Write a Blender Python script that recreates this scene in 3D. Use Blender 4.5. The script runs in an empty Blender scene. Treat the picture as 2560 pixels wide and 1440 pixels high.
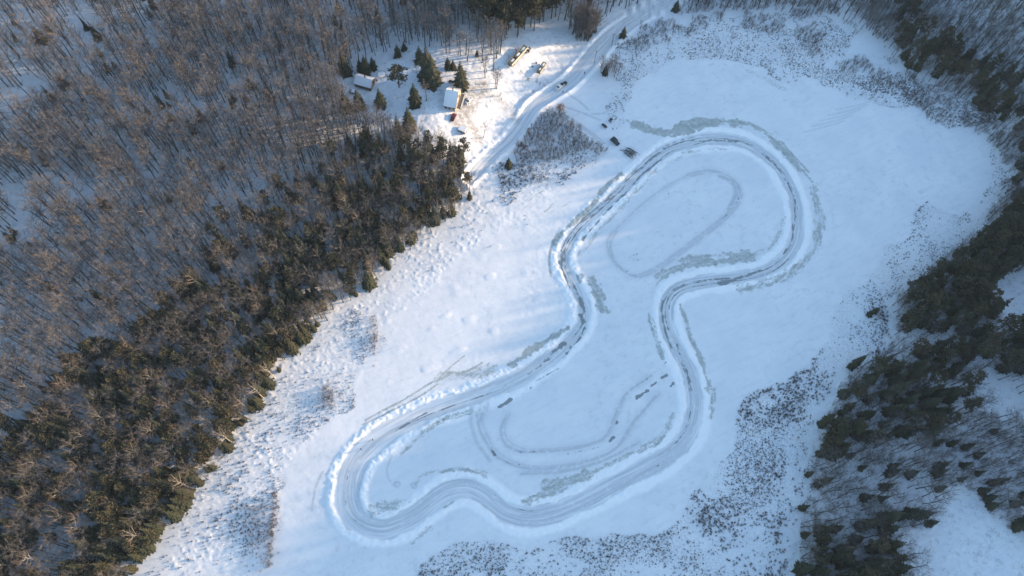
import bpy, bmesh, math, random
import numpy as np
from mathutils import Vector, Matrix

random.seed(7)
rng = np.random.default_rng(7)
S = bpy.context.scene
COL = S.collection

# ------------------------------------------------------------------ camera
CAM_H, PITCH, ROLL, FPX = 300.0, math.radians(24.4), math.radians(4.3), 1900.0
cam_d = bpy.data.cameras.new("camera")
cam_d.sensor_width = 36.0
cam_d.lens = 36.0 * FPX / 2560.0
cam_d.clip_start, cam_d.clip_end = 1.0, 6000.0
cam = bpy.data.objects.new("camera", cam_d)
COL.objects.link(cam)
ROT = Matrix.Rotation(PITCH, 4, 'X') @ Matrix.Rotation(ROLL, 4, 'Z')
cam.matrix_world = Matrix.Translation((0, 0, CAM_H)) @ ROT
S.camera = cam
RM = np.array(ROT)[:3, :3]

# ------------------------------------------------------------------ light
SUN_EL = math.radians(9.0)
SUN_DIR = None            # horizontal direction towards the sun, set just below


def ray(px, py):
    v = np.stack([(np.asarray(px, float) - 1280) / FPX, -(np.asarray(py, float) - 720) / FPX,
                  -np.ones(np.shape(px))], -1)
    return v @ RM.T


def plane(px, py, z=0.0):
    d = ray(px, py)
    t = (z - CAM_H) / d[..., 2]
    return d[..., 0] * t, d[..., 1] * t


def project(x, y, z):
    p = np.stack([np.asarray(x, float), np.asarray(y, float), np.asarray(z, float) - CAM_H], -1) @ RM
    return 1280 + FPX * p[..., 0] / -p[..., 2], 720 - FPX * p[..., 1] / -p[..., 2]


_a = plane(1209, 342); _b = plane(1172, 349)
_v = np.array([_a[0] - _b[0], _a[1] - _b[1]]); _v /= np.linalg.norm(_v)
SUN_DIR = _v
TDIR = np.array([-_v[1], _v[0]])
HAZE = 0.00005
sun_vec = Vector((_v[0] * math.cos(SUN_EL), _v[1] * math.cos(SUN_EL), math.sin(SUN_EL)))

world = bpy.data.worlds.new("World")
S.world = world
world.use_nodes = True
wn = world.node_tree
sky = wn.nodes.new('ShaderNodeTexSky')
sky.sky_type = 'NISHITA'
sky.sun_disc = False
sky.sun_elevation = SUN_EL
sky.sun_rotation = math.atan2(_v[0], _v[1])
sky.air_density = 1.0
sky.dust_density = 0.6
sky.ozone_density = 1.6
bg = wn.nodes['Background']
wn.links.new(sky.outputs[0], bg.inputs[0])
bg.inputs[1].default_value = 0.15

sun_d = bpy.data.lights.new("sun", 'SUN')
sun_d.energy = 3.5
sun_d.angle = math.radians(0.53)
sun_d.color = (1.0, 0.70, 0.42)
sun_o = bpy.data.objects.new("sun", sun_d)
COL.objects.link(sun_o)
sun_o.rotation_euler = sun_vec.to_track_quat('Z', 'Y').to_euler()
sun_o.location = sun_vec * 900

S.view_settings.view_transform = 'Standard'
S.view_settings.look = 'None'
S.view_settings.gamma = 1.0
S.view_settings.use_curve_mapping = False
S.view_settings.exposure = 1.72
S.render.engine = 'CYCLES'
S.cycles.max_bounces = 6
S.cycles.diffuse_bounces = 3
S.cycles.use_denoising = True

# ------------------------------------------------------------------ node helpers
def new_mat(name):
    m = bpy.data.materials.new(name)
    m.use_nodes = True
    nt = m.node_tree
    b = nt.nodes['Principled BSDF']
    return m, nt, b


class G:
    """small wrapper to write node trees"""
    def __init__(s, nt): s.nt = nt
    def put(s, sock, v):
        if isinstance(v, bpy.types.NodeSocket): s.nt.links.new(v, sock)
        elif isinstance(v, (tuple, list)):
            sock.default_value = tuple(v) + ((1.0,) if len(sock.default_value) == 4 and len(v) == 3 else ())
        else: sock.default_value = v
    def math(s, op, a, b=0.0, c=0.0, clamp=False):
        n = s.nt.nodes.new('ShaderNodeMath'); n.operation = op; n.use_clamp = clamp
        s.put(n.inputs[0], a); s.put(n.inputs[1], b); s.put(n.inputs[2], c)
        return n.outputs[0]
    def attr(s, name):
        n = s.nt.nodes.new('ShaderNodeAttribute'); n.attribute_name = name
        return n.outputs['Fac']
    def pos(s):
        return s.nt.nodes.new('ShaderNodeNewGeometry').outputs['Position']
    def vec(s, x, y, z=0.0):
        n = s.nt.nodes.new('ShaderNodeCombineXYZ')
        s.put(n.inputs[0], x); s.put(n.inputs[1], y); s.put(n.inputs[2], z)
        return n.outputs[0]
    def noise(s, v, scale, detail=3.0, rough=0.55, dist=0.0):
        n = s.nt.nodes.new('ShaderNodeTexNoise')
        s.put(n.inputs['Vector'], v); n.inputs['Scale'].default_value = scale
        n.inputs['Detail'].default_value = detail; n.inputs['Roughness'].default_value = rough
        n.inputs['Distortion'].default_value = dist
        return n.outputs['Fac']
    def step(s, v, a, b):
        n = s.nt.nodes.new('ShaderNodeMapRange'); n.interpolation_type = 'SMOOTHSTEP'
        s.put(n.inputs['Value'], v); n.inputs['From Min'].default_value = a; n.inputs['From Max'].default_value = b
        return n.outputs['Result']
    def mix(s, f, a, b):
        n = s.nt.nodes.new('ShaderNodeMix'); n.data_type = 'RGBA'
        s.put(n.inputs['Factor'], f); s.put(n.inputs['A'] if 0 else n.inputs[6], a); s.put(n.inputs[7], b)
        return n.outputs[2]
    def rand(s):
        return s.nt.nodes.new('ShaderNodeObjectInfo').outputs['Random']


def plain(name, col, rough=0.7, var=0.0, nscale=3.0, col2=None, spec=0.3, metallic=0.0, col3=None):
    m, nt, b = new_mat(name); g = G(nt)
    tc = nt.nodes.new('ShaderNodeTexCoord').outputs['Object']
    n = g.noise(tc, nscale, 3.0)
    c2 = col2 if col2 else tuple(c * 0.7 for c in col)
    c = g.mix(g.step(n, 0.3, 0.7), col, c2)
    if col3:
        n = nt.nodes.new('ShaderNodeMath'); n.operation = 'FRACT'; g.put(n.inputs[0], g.math('MULTIPLY', g.rand(), 7.31))
        c = g.mix(g.math('MULTIPLY', n.outputs[0], .8), c, col3)
    if var:
        c = g.mix(g.math('MULTIPLY', g.rand(), var), c, tuple(x * 0.35 for x in col))
    g.put(b.inputs['Base Color'], c)
    b.inputs['Roughness'].default_value = rough
    b.inputs['Specular IOR Level'].default_value = spec
    b.inputs['Metallic'].default_value = metallic
    return m


# ------------------------------------------------------------------ numpy helpers
def vnoise(x, y, scale, seed=0, octaves=1):
    out = 0.0; amp = 1.0; tot = 0.0
    for o in range(octaves):
        r = np.random.default_rng(seed + 31 * o).random((257, 257))
        u = np.asarray(x, float) / scale * (2 ** o) + 77.3; v = np.asarray(y, float) / scale * (2 ** o) + 41.7
        i = np.floor(u).astype(int); j = np.floor(v).astype(int)
        fu = u - i; fv = v - j
        fu = fu * fu * (3 - 2 * fu); fv = fv * fv * (3 - 2 * fv)
        i0 = i % 256; j0 = j % 256; i1 = (i + 1) % 256; j1 = (j + 1) % 256
        n = (r[i0, j0] * (1 - fu) + r[i1, j0] * fu) * (1 - fv) + (r[i0, j1] * (1 - fu) + r[i1, j1] * fu) * fv
        out = out + amp * n; tot += amp; amp *= 0.5
    return out / tot


def sstep(v, a, b):
    t = np.clip((v - a) / (b - a), 0, 1)
    return t * t * (3 - 2 * t)


def inside(px, py, poly):
    px = np.asarray(px, float); py = np.asarray(py, float)
    r = np.zeros(px.shape, bool)
    n = len(poly)
    for k in range(n):
        x0, y0 = poly[k]; x1, y1 = poly[(k + 1) % n]
        if y0 == y1: continue
        c = ((y0 > py) != (y1 > py)) & (px < (x1 - x0) * (py - y0) / (y1 - y0) + x0)
        r ^= c
    return r


def smooth_line(pts, step=10.0, closed=False):
    p = np.array(pts, float)
    n = len(p); out = []
    rngk = range(n) if closed else range(n - 1)
    for k in rngk:
        p1, p2 = p[k], p[(k + 1) % n]
        p0 = p[k - 1] if (k > 0 or closed) else 2 * p1 - p2
        p3 = p[(k + 2) % n] if (k + 2 < n or closed) else 2 * p2 - p1
        m = max(2, int(np.linalg.norm((p2 - p1)[:2]) / step))
        t = np.linspace(0, 1, m, endpoint=False)[:, None]
        out.append(0.5 * ((2 * p1) + (-p0 + p2) * t + (2 * p0 - 5 * p1 + 4 * p2 - p3) * t * t + (-p0 + 3 * p1 - 3 * p2 + p3) * t ** 3))
    if not closed: out.append(p[-1:])
    else: out.append(p[:1])
    return np.concatenate(out)


# ------------------------------------------------------------------ terrain
LEFT = [(230, 1600), (340, 1440), (420, 1330), (500, 1222), (640, 1040), (720, 900), (830, 790), (905, 735), (1000, 645), (1100, 562),
        (1190, 492), (1240, 425), (1285, 340), (1335, 272), (1410, 215), (1475, 150), (1560, 80), (1680, 5), (1800, -90)]
RIGHT = [(2200, -90), (2225, 50), (2270, 170), (2410, 230), (2480, 310), (2503, 420), (2485, 490), (2440, 570), (2330, 660), (2222, 748),
         (2232, 850), (2090, 960), (2042, 1080), (2005, 1200), (1992, 1340), (1965, 1440), (1930, 1600)]
LW = np.array(plane(*np.array(LEFT, float).T)).T
RW = np.array(plane(*np.array(RIGHT, float).T)).T
LEFTLAND = np.concatenate([LW, [[LW[-1][0], 2500], [-2500, 2500], [-2500, -2500], [LW[0][0], -2500]]])
RIGHTLAND = np.concatenate([RW, [[RW[-1][0], -2500], [2500, -2500], [2500, 2500], [RW[0][0], 2500]]])


def dist_line(x, y, line):
    best = np.full(np.shape(x), 1e9)
    for (ax, ay), (bx, by) in zip(line[:-1], line[1:]):
        dx, dy = bx - ax, by - ay; L = dx * dx + dy * dy + 1e-9
        t = np.clip(((x - ax) * dx + (y - ay) * dy) / L, 0, 1)
        best = np.minimum(best, np.hypot(x - ax - t * dx, y - ay - t * dy))
    return best


# edge of the hill's shade on the ice, traced in the photograph
TERM = [(1180, -220), (1190, 20), (1215, 100), (1270, 138), (1415, 158), (1400, 185), (1345, 225), (1305, 290), (1310, 350), (1430, 430), (1425, 500), (1385, 600), (1350, 700), (1270, 840),
        (1130, 960), (930, 1090), (760, 1210), (640, 1340), (540, 1500), (460, 1700)]
TW = np.array(plane(*np.array(TERM, float).T)).T
_t = TW @ TDIR; _s = TW @ SUN_DIR
_o = np.argsort(_t); TERM_T, TERM_S = _t[_o], _s[_o]
S_RIDGE = 400.0
YARD_C = plane(1215, 275, 3.0)


def ridge_h(t):
    k = np.array([-14, -7, 0, 7, 14.])
    s = sum(np.interp(t + q, TERM_T, TERM_S) for q in k) / len(k)
    return (S_RIDGE - s) * math.tan(SUN_EL) - 9.0


def terrain(x, y):
    x = np.asarray(x, float); y = np.asarray(y, float)
    dl = dist_line(x, y, LW) * np.where(inside(x, y, LEFTLAND), 1, -1)
    dr = dist_line(x, y, RW) * np.where(inside(x, y, RIGHTLAND), 1, -1)
    a = np.clip(dl, 0, 330)
    z = 0.075 * a * sstep(a, 0, 25) - 0.00008 * np.minimum(a, 350) ** 2
    z = z + np.minimum(a / 40, 1) * 2.2 * (vnoise(x, y, 45, 3, 2) - 0.45)
    z = z + 0.10 * np.maximum(a - 150, 0) * sstep(a, 150, 190)
    z = z + 4.6 * sstep(a, 2, 36) * sstep(np.hypot(x - YARD_C[0], (y - YARD_C[1]) * .8), 62, 22)
    b = np.maximum(dr, 0)
    z = z + 6.0 * sstep(b, 0, 90) + np.minimum(b / 30, 1) * 1.2 * (vnoise(x, y, 30, 5, 2) - 0.45)
    s = x * SUN_DIR[0] + y * SUN_DIR[1]; t = x * TDIR[0] + y * TDIR[1]
    z = z + np.maximum(ridge_h(t) - 6.0, 0) * sstep(s, 285, S_RIDGE)
    return z


def P(px, py, h=0.0):
    """point on the ground (raised by h) seen at a pixel of the photograph"""
    z = np.zeros(np.shape(px)); x = y = z
    for _ in range(14):
        x, y = plane(px, py, z + h)
        z = 0.5 * z + 0.5 * terrain(x, y)
    return x, y, terrain(x, y)


# ------------------------------------------------------------------ traced lines of the place (photo pixels -> ground)
TRACK = [(1600, 428), (1640, 392), (1690, 364), (1745, 350), (1800, 347), (1850, 355), (1898, 378), (1938, 410), (1968, 452), (1986, 500),
         (1993, 550), (1988, 600), (1965, 640), (1932, 668), (1893, 684), (1845, 694), (1795, 700), (1745, 707), (1700, 720), (1672, 745),
         (1664, 785), (1672, 825), (1690, 866), (1712, 905), (1727, 945), (1737, 995), (1731, 1050), (1712, 1095), (1680, 1130), (1640, 1158),
         (1587, 1186), (1520, 1220), (1450, 1256), (1385, 1284), (1319, 1293), (1267, 1281), (1230, 1255), (1200, 1232), (1163, 1220), (1119, 1229),
         (1080, 1255), (1042, 1285), (1000, 1309), (956, 1322), (912, 1312), (880, 1286), (868, 1244), (872, 1194), (890, 1152),
         (922, 1116), (962, 1085), (1010, 1059), (1070, 1031), (1140, 1005), (1210, 983), (1280, 953), (1340, 920), (1392, 882), (1430, 846),
         (1455, 810), (1461, 780), (1452, 745), (1432, 705), (1412, 668), (1409, 638), (1424, 602), (1454, 562), (1505, 516), (1555, 470)]
HWPX = [16, 18, 19, 20, 20, 19, 18, 17, 17, 17, 17, 17, 18, 18, 18, 17, 17, 18, 18, 18, 18, 18, 19, 19, 20, 20, 20, 20, 21, 22,
        22, 22, 22, 22, 22, 22, 21, 21, 21, 22, 22, 22, 22, 22, 24, 27, 29, 29, 28, 26, 24, 22, 21, 20, 20, 20, 19, 18, 17,
        17, 17, 16, 15, 14, 14, 14, 14, 14, 15]
tk = smooth_line([(a, b, h) for (a, b), h in zip(TRACK, HWPX)], 12, closed=True)
tkx, tky = plane(tk[:, 0], tk[:, 1])
tk_hw = tk[:, 2] * 0.163
ROAD = [(1790, -70), (1670, 2), (1605, 36), (1545, 76), (1505, 112), (1462, 162), (1420, 207), (1372, 240), (1332, 268), (1302, 312), (1272, 350), (1238, 380), (1205, 412), (1172, 448)]
rd = smooth_line([(a, b, 16) for a, b in ROAD], 12)
rdx, rdy, _z = P(rd[:, 0], rd[:, 1])
rd_hw = np.full(len(rd), 3.3)
rd_hw[:] = np.interp(np.arange(len(rd)), [0, len(rd) * .45, len(rd) * .6, len(rd)], [3.0, 4.6, 3.6, 2.6])

# marks: (kind, half width in m, strength, softness m, pixels)
MARKS = []
def mk(kind, w, s, soft, *pts, step=9): MARKS.append((kind, w, s, soft, pts, step))
# bare ice swept along the banks
mk('ice', 2.6, 1.0, 1.3, (1588, 312), (1625, 326), (1662, 330), (1700, 322), (1745, 308), (1800, 303), (1850, 306))
mk('ice', 1.4, .9, 1.6, (1850, 303), (1890, 318), (1920, 340), (1950, 366), (1975, 395), (2000, 425))
mk('ice', .5, .9, .7, (1870, 306), (1905, 322), (1940, 352), (1972, 388), (2008, 428), (2030, 455))
mk('ice', .5, .9, .7, (1958, 360), (1990, 395), (2022, 430))
mk('ice', 1.6, .72, 1.4, (2030, 470), (2046, 515), (2050, 560), (2040, 610), (2018, 645), (1985, 675), (1950, 695), (1900, 712), (1850, 722))
mk('ice', 2.2, .9, 1.2, (1712, 656), (1750, 653), (1795, 654), (1840, 650), (1872, 645))
mk('ice', 1.2, .75, 1.2, (1715, 645), (1760, 640), (1810, 636), (1870, 634))
mk('ice', 1.3, .8, .9, (1645, 690), (1660, 682), (1680, 675), (1700, 668))
mk('ice', .9, .95, .8, (1554, 434), (1530, 452), (1505, 478), (1482, 510), (1455, 538), (1425, 565), (1400, 588), (1388, 606))
mk('ice', .5, .8, .7, (1392, 585), (1378, 620), (1372, 650), (1376, 690))
mk('ice', 2.0, .85, 1.3, (1478, 700), (1488, 728), (1502, 758), (1512, 775))
mk('ice', .8, .8, 1.0, (1445, 690), (1450, 706), (1456, 688))
mk('ice', 1.3, .95, .8, (1282, 912), (1318, 884), (1352, 860), (1390, 838), (1420, 818))
mk('ice', 1.6, .66, 2.2, (1095, 945), (1140, 942), (1190, 932), (1225, 925))
mk('ice', .45, .9, .5, (1120, 930), (1150, 932), (1175, 925), (1205, 908))
mk('ice', .4, .8, .4, (1085, 952), (1040, 980), (1000, 1005), (960, 1025), (915, 1050))
mk('ice', .4, .8, .4, (1095, 960), (1050, 990), (1005, 1014), (950, 1042), (905, 1062))
mk('ice', .35, .8, .4, (1160, 890), (1135, 910), (1115, 928), (1098, 945))
mk('ice', 2.0, .8, 1.6, (1372, 1218), (1400, 1207), (1440, 1196), (1465, 1186))
mk('ice', 1.0, .75, 1.2, (1312, 1256), (1340, 1244), (1380, 1225), (1440, 1200), (1500, 1172), (1560, 1142), (1610, 1122), (1645, 1105), (1668, 1075), (1682, 1035))
mk('ice', 1.8, .62, 1.6, (932, 1276), (955, 1268), (985, 1262), (1010, 1252))
mk('ice', .9, .75, 1.0, (1040, 1205), (1060, 1186), (1085, 1178), (1120, 1175), (1150, 1172), (1190, 1178), (1215, 1190))
mk('ice', .8, .85, 1.1, (1700, 762), (1715, 800), (1728, 845), (1745, 885), (1760, 925), (1772, 965))
mk('ice', 1.6, .66, 1.2, (1775, 975), (1782, 1000), (1778, 1040))
mk('ice', .8, .72, 1.2, (1622, 785), (1632, 820), (1645, 860), (1655, 895))
mk('ice', .9, .7, 1.5, (1030, 1358), (1050, 1340), (1075, 1318))
mk('ice', .5, .7, 1.0, (1112, 1268), (1135, 1254))
mk('ice', .4, .8, .5, (1568, 300), (1590, 318), (1615, 320))
mk('ice', .7, .7, 1.2, (1000, 1140), (1060, 1080), (1120, 1045), (1180, 1030))
mk('ice', 1.1, .55, 2.0, (1870, 178), (1900, 190), (1930, 205), (1955, 222))
mk('ice', .4, .75, .6, (1640, 715), (1650, 700), (1668, 692))
mk('ice', .7, .62, 2.0, (1960, 545), (1945, 590), (1920, 620), (1880, 640))
mk('ice', .7, .6, 1.6, (1445, 640), (1470, 610), (1500, 575), (1540, 530), (1590, 480), (1620, 450))
mk('ice', .8, .55, 2.5, (1620, 440), (1660, 410), (1710, 388), (1760, 375), (1820, 375))
# dark ruts polished to black ice
for pts in [((1652, 398), (1625, 420), (1600, 440)), ((1600, 440), (1570, 478), (1540, 505)), ((1530, 515), (1508, 538)), ((1500, 550), (1478, 575), (1455, 600)),
            ((1735, 350), (1700, 356), (1660, 372)), ((1740, 354), (1790, 351), (1840, 355)), ((1820, 348), (1860, 356), (1882, 364)), ((1905, 385), (1940, 415), (1965, 450)),
            ((1970, 455), (1985, 500), (1988, 540), (1984, 575)), ((1982, 560), (1980, 600), (1960, 635)), ((1795, 708), (1840, 698), (1880, 686)), ((1800, 704), (1850, 692), (1900, 676)),
            ((1412, 620), (1402, 655), (1412, 690), (1425, 720)), ((1436, 715), (1446, 740), (1455, 765)), ((1452, 755), (1460, 770), (1455, 800)),
            ((1462, 820), (1450, 845), (1432, 865), (1415, 884)), ((1412, 858), (1395, 870), (1382, 880)), ((1380, 885), (1368, 898), (1352, 912)),
            ((1655, 750), (1655, 785), (1662, 820), (1670, 850), (1680, 870)), ((1692, 860), (1700, 885)), ((1705, 900), (1722, 945), (1727, 975))]:
    mk('dark', .34, .86, .9, *pts)
for pts in [((1450, 745), (1457, 770)), ((1453, 790), (1459, 802)), ((1798, 709), (1820, 706)), ((1405, 648), (1404, 660)), ((1400, 866), (1412, 858))]:
    mk('dark', .9, .95, .7, *pts)
for pts in [((1246, 1018), (1262, 1010), (1278, 998)), ((1592, 995), (1606, 985), (1618, 976)), ((1628, 965), (1640, 958)), ((1652, 945), (1666, 936)), ((1676, 966), (1682, 960)),
            ((1526, 1102), (1534, 1092)), ((1541, 1060), (1542, 1055)), ((1229, 1120), (1236, 1136))]:
    mk('dark', .55, 1.0, .35, *pts, step=4)
for pts in [((1262, 1152), (1280, 1160), (1300, 1162)), ((1262, 1115), (1290, 1128), (1325, 1130), (1380, 1124)), ((1665, 905), (1645, 925), (1620, 945), (1600, 960)),
            ((1330, 960), (1372, 935), (1398, 920)), ((1300, 990), (1330, 968)), ((1420, 1135), (1500, 1118))]:
    mk('dark', .22, .6, .35, *pts)
# faint older trails
for pts in [((1722, 438), (1770, 428), (1815, 436), (1845, 462), (1848, 495), (1825, 530), (1780, 570), (1720, 615), (1660, 660), (1620, 682), (1585, 690), (1550, 672), (1528, 640), (1522, 605), (1538, 575)),
            ]:
    mk('trail', 1.1, .34, 1.4, (1538, 575), (1575, 540), (1630, 495), (1680, 460), (1722, 438))
    mk('dark', .14, .7, .45, (1812, 436), (1843, 462), (1847, 496), (1824, 530), (1790, 560)); mk('dark', .14, .66, .45, (1524, 600), (1532, 638), (1556, 672), (1590, 688)); mk('trail', .2, 1, .45, (1538, 575), (1600, 515), (1660, 470), (1722, 436))
    for off in (-6, -2, 3, 7): mk('trail', .2, 1.0, .45, *[(a + off * .8, b + off * .5) for a, b in pts])
    mk('trail', 1.9, .26, 1.6, *pts)
mk('trail', .9, 1., .8, (1800, 440), (1832, 458), (1838, 490), (1822, 522))
for pts in [((1190, 1030), (1200, 1075), (1215, 1105), (1235, 1135), (1275, 1160), (1330, 1172), (1400, 1168), (1480, 1150), (1540, 1120), (1580, 1060), (1640, 990)),
            ((1212, 1018), (1196, 1062)), ((1265, 1040), (1252, 1075), (1262, 1108), (1300, 1128), (1370, 1128), (1450, 1118), (1510, 1095), (1535, 1045), (1565, 985), (1620, 945)),
            ((1300, 1185), (1400, 1180), (1500, 1155), (1590, 1110))]:
    mk('trail', .4, 1., .6, *pts); mk('trail', .3, .8, .5, *[(a + 9, b - 6) for a, b in pts]); mk('trail', 1.6, .28, 1.5, *[(a + 4, b - 3) for a, b in pts])
mk('trail', .5, .7, .9, (1180, 1010), (1178, 1060), (1195, 1110), (1225, 1150))
for c in [(994, 1211), (1036, 1214)]:
    mk('trail', .18, 1.0, .3, *[(c[0] + 6 * math.cos(a), c[1] + 7 * math.sin(a)) for a in np.linspace(0, 6.4, 12)], step=3)
    mk('trail', .18, 1.0, .3, *[(c[0] - 4 + 5 * math.cos(a), c[1] - 2 + 5 * math.sin(a)) for a in np.linspace(0, 6.4, 12)], step=3)
mk('trail', .2, .8, .3, (985, 1215), (970, 1195), (968, 1170), (980, 1140))
mk('trail', .3, 1., .4, (806, 1180), (790, 1215), (782, 1255), (780, 1275))
for k in range(5):
    mk('trail', .3, .5, .5, (2010 + 20 * k, 330 - 14 * k), (2060 + 22 * k, 318 - 14 * k), (2110 + 20 * k, 302 - 14 * k))
# tyre tracks across the parking field and fields
for pts in [((1415, 232), (1450, 255), (1472, 275)), ((1372, 272), (1420, 300), (1470, 330), (1500, 355)), ((1378, 268), (1430, 298), (1480, 332), (1512, 358)), ((1400, 262), (1450, 280), (1500, 300)),
            ((1376, 150), (1392, 165)), ((1390, 150), (1408, 168)), ((1365, 160), (1380, 178)), ((1480, 285), (1515, 282), (1520, 265))]:
    mk('trail', .4, .8, .5, *pts)
# footprints on the sunlit snow by the far shore
for k in range(26):
    a = (1300 + rng.random() * 120, 478 + rng.random() * 60)
    L = 10 + rng.random() * 14
    mk('ice', .16, .7, .3, a, (a[0] + L, a[1] - L * .7))
# tyre lines along the whole track
_tl = len(tk)
for k in range(150):
    a = int(rng.integers(0, _tl)); n = int(rng.integers(8, 34)); off = rng.uniform(-.85, .85); dr = rng.uniform(-.5, .5)
    ii = (np.arange(a, a + n)) % (_tl - 1)
    tx = np.roll(tkx[:-1], -1)[ii] - np.roll(tkx[:-1], 1)[ii]; ty = np.roll(tky[:-1], -1)[ii] - np.roll(tky[:-1], 1)[ii]
    ln_ = np.hypot(tx, ty) + 1e-6; o_ = (np.clip(off + dr * np.linspace(0, 1, n), -.95, .95)) * tk_hw[ii]
    qx, qy = project(tkx[ii] - ty / ln_ * o_, tky[ii] + tx / ln_ * o_, 0 * o_)
    mk('dark' if rng.random() < .10 else 'trail', .16, rng.uniform(.5, 1.0), .55, *list(zip(qx.tolist(), qy.tolist())), step=14)
_rl = len(rd)
for k in range(26):
    a = int(rng.integers(0, _rl - 14)); n = int(rng.integers(6, 14)); ii = np.arange(a, a + n); off = rng.uniform(-.8, .8)
    tx = np.gradient(rdx)[ii]; ty = np.gradient(rdy)[ii]; ln_ = np.hypot(tx, ty)
    mk('trail', .18, .9, .5, *[tuple(float(q) for q in project(rdx[i] - b / l * off * rd_hw[i], rdy[i] + a_ / l * off * rd_hw[i], float(_z[i]))) for i, a_, b, l in zip(ii, tx, ty, ln_)], step=14)
# driveway: trodden, sandy snow
for pts, w in [(((1205, 212), (1198, 232), (1180, 255), (1166, 285), (1158, 312)), 2.6), (((1160, 262), (1148, 285), (1138, 305)), 1.8), (((1196, 216), (1180, 236), (1160, 268)), 2.4), (((1165, 300), (1185, 322), (1195, 350)), 1.6)]:
    mk('grime', w, 1.0, 2.0, *pts)
mk('grime', 2.0, .55, 2.5, (1180, 210), (1230, 240), (1275, 275), (1290, 300))

# ------------------------------------------------------------------ ground grid
def axis(lo, hi, f0, f1, fine, coarse):
    a = np.arange(f0, f1 + 1e-6, fine)
    b = np.arange(f1 + coarse, hi, coarse); c = np.arange(f0 - coarse, lo, -coarse)[::-1]
    far = np.array([300, 700, 1400, 2600])
    return np.concatenate([(lo - far)[::-1], c, a, b, hi + far])


gx = axis(-360, 640, -118, 222, 0.45, 4.0)
gy = axis(-160, 620, 12, 296, 0.45, 4.0)
NX, NY = len(gx), len(gy)
X, Y = np.meshgrid(gx, gy, indexing='ij')
Z = terrain(X, Y)
land_l = inside(X, Y, LEFTLAND); land_r = inside(X, Y, RIGHTLAND)


def line_field(lx, ly, reach, extra=None):
    """distance, signed side, arclength and an interpolated extra along a line, near the line only"""
    d = np.full((NX, NY), 1e9); sd = np.zeros((NX, NY)); v = np.zeros((NX, NY)); ex = np.zeros((NX, NY))
    s0 = 0.0
    for k in range(len(lx) - 1):
        ax, ay, bx, by = lx[k], ly[k], lx[k + 1], ly[k + 1]
        i0, i1 = np.searchsorted(gx, [min(ax, bx) - reach, max(ax, bx) + reach])
        j0, j1 = np.searchsorted(gy, [min(ay, by) - reach, max(ay, by) + reach])
        L = math.hypot(bx - ax, by - ay)
        if i1 <= i0 or j1 <= j0 or L < 1e-6: s0 += L; continue
        xx = X[i0:i1, j0:j1]; yy = Y[i0:i1, j0:j1]
        dx, dy = (bx - ax) / L, (by - ay) / L
        t = np.clip((xx - ax) * dx + (yy - ay) * dy, 0, L)
        ox, oy = xx - ax - t * dx, yy - ay - t * dy
        dd = np.hypot(ox, oy)
        m = dd < d[i0:i1, j0:j1]
        d[i0:i1, j0:j1][m] = dd[m]
        sd[i0:i1, j0:j1][m] = (dx * oy - dy * ox)[m]
        v[i0:i1, j0:j1][m] = (s0 + t)[m]
        if extra is not None: ex[i0:i1, j0:j1][m] = (extra[k] + (extra[k + 1] - extra[k]) * t / L)[m]
        s0 += L
    return d, sd, v, ex


RAG1 = vnoise(X, Y, 9, 91, 2); RAG2 = vnoise(X, Y, 1.7, 92, 2)
A = {k: np.zeros((NX, NY)) for k in ('ice', 'dark', 'trail', 'grime')}
for kind, w, stg, soft, pts, stp in MARKS:
    l = smooth_line(pts, stp)
    if kind == 'grime': lx, ly, _ = P(l[:, 0], l[:, 1])
    else: lx, ly, _ = P(l[:, 0], l[:, 1])
    d, _, v, _ = line_field(lx, ly, w * 2.2 + soft + 1.5)
    if kind == 'ice' and w > .6:
        d = np.maximum(d + w * (RAG1 - .5) * 2.0 + min(w, 1.6) * (RAG2 - .5) * 1.9, 0)
    elif kind == 'dark':
        d = d + w * (RAG2 - .5) * 2.2
    A[kind] = np.maximum(A[kind], stg * (1 - sstep(d, w - soft * .5, w + soft)))

td, tsd, tv, thw = line_field(tkx, tky, 26, tk_hw)
thw = thw * (.92 + .26 * vnoise(tv, np.sign(tsd) * 9, 17, 94, 2))
tdr = td + (vnoise(X, Y, 4.2, 95, 3) - .5) * 1.9 + (vnoise(X, Y, 1.1, 96) - .5) * .5
trk = 1 - sstep(tdr, thw - .5, thw + .35); trk[td > 1e8] = 0
tun = np.where(td < 1e8, tsd / np.maximum(thw, .1), 0)
lump = vnoise(X, Y, 1.6, 11, 2); lump2 = vnoise(X, Y, 6, 12, 2); lump3 = vnoise(X, Y, 0.9, 13)
bw = 3.2 + 2.0 * vnoise(X, Y, 14, 14)
q = (tdr - thw) / bw
bankm = (q > 0) & (q < 1)
prof = np.where(bankm, np.sin(np.pi * np.clip(q, 0, 1) ** 0.6) ** 1.2, 0)
Z = Z + prof * (0.16 + 0.42 * vnoise(X, Y, 18, 15, 2) + 0.40 * (lump - .5) + .35 * (lump3 - .5))
Z = Z + trk * (-0.05 + 0.06 * (vnoise(tsd * 3, tv * .3, 1.0, 16) - .5))
# road and its ploughed sides
rdist, rsd, rv, rhw = line_field(rdx, rdy, 14, rd_hw)
road = 1 - sstep(rdist, rhw - .5, rhw + .4); road[rdist > 1e8] = 0
qr = (rdist - rhw) / 2.6
rprof = np.where((qr > 0) & (qr < 1), np.sin(np.pi * np.clip(qr, 0, 1) ** .7), 0)
Z = Z + rprof * (0.35 + 0.9 * sstep(vnoise(X, Y, 13, 17), .45, .8) + .3 * (lump - .5)) + road * (-0.1 + .06 * (vnoise(rsd * 3, rv * .3, 1, 18) - .5))
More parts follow.
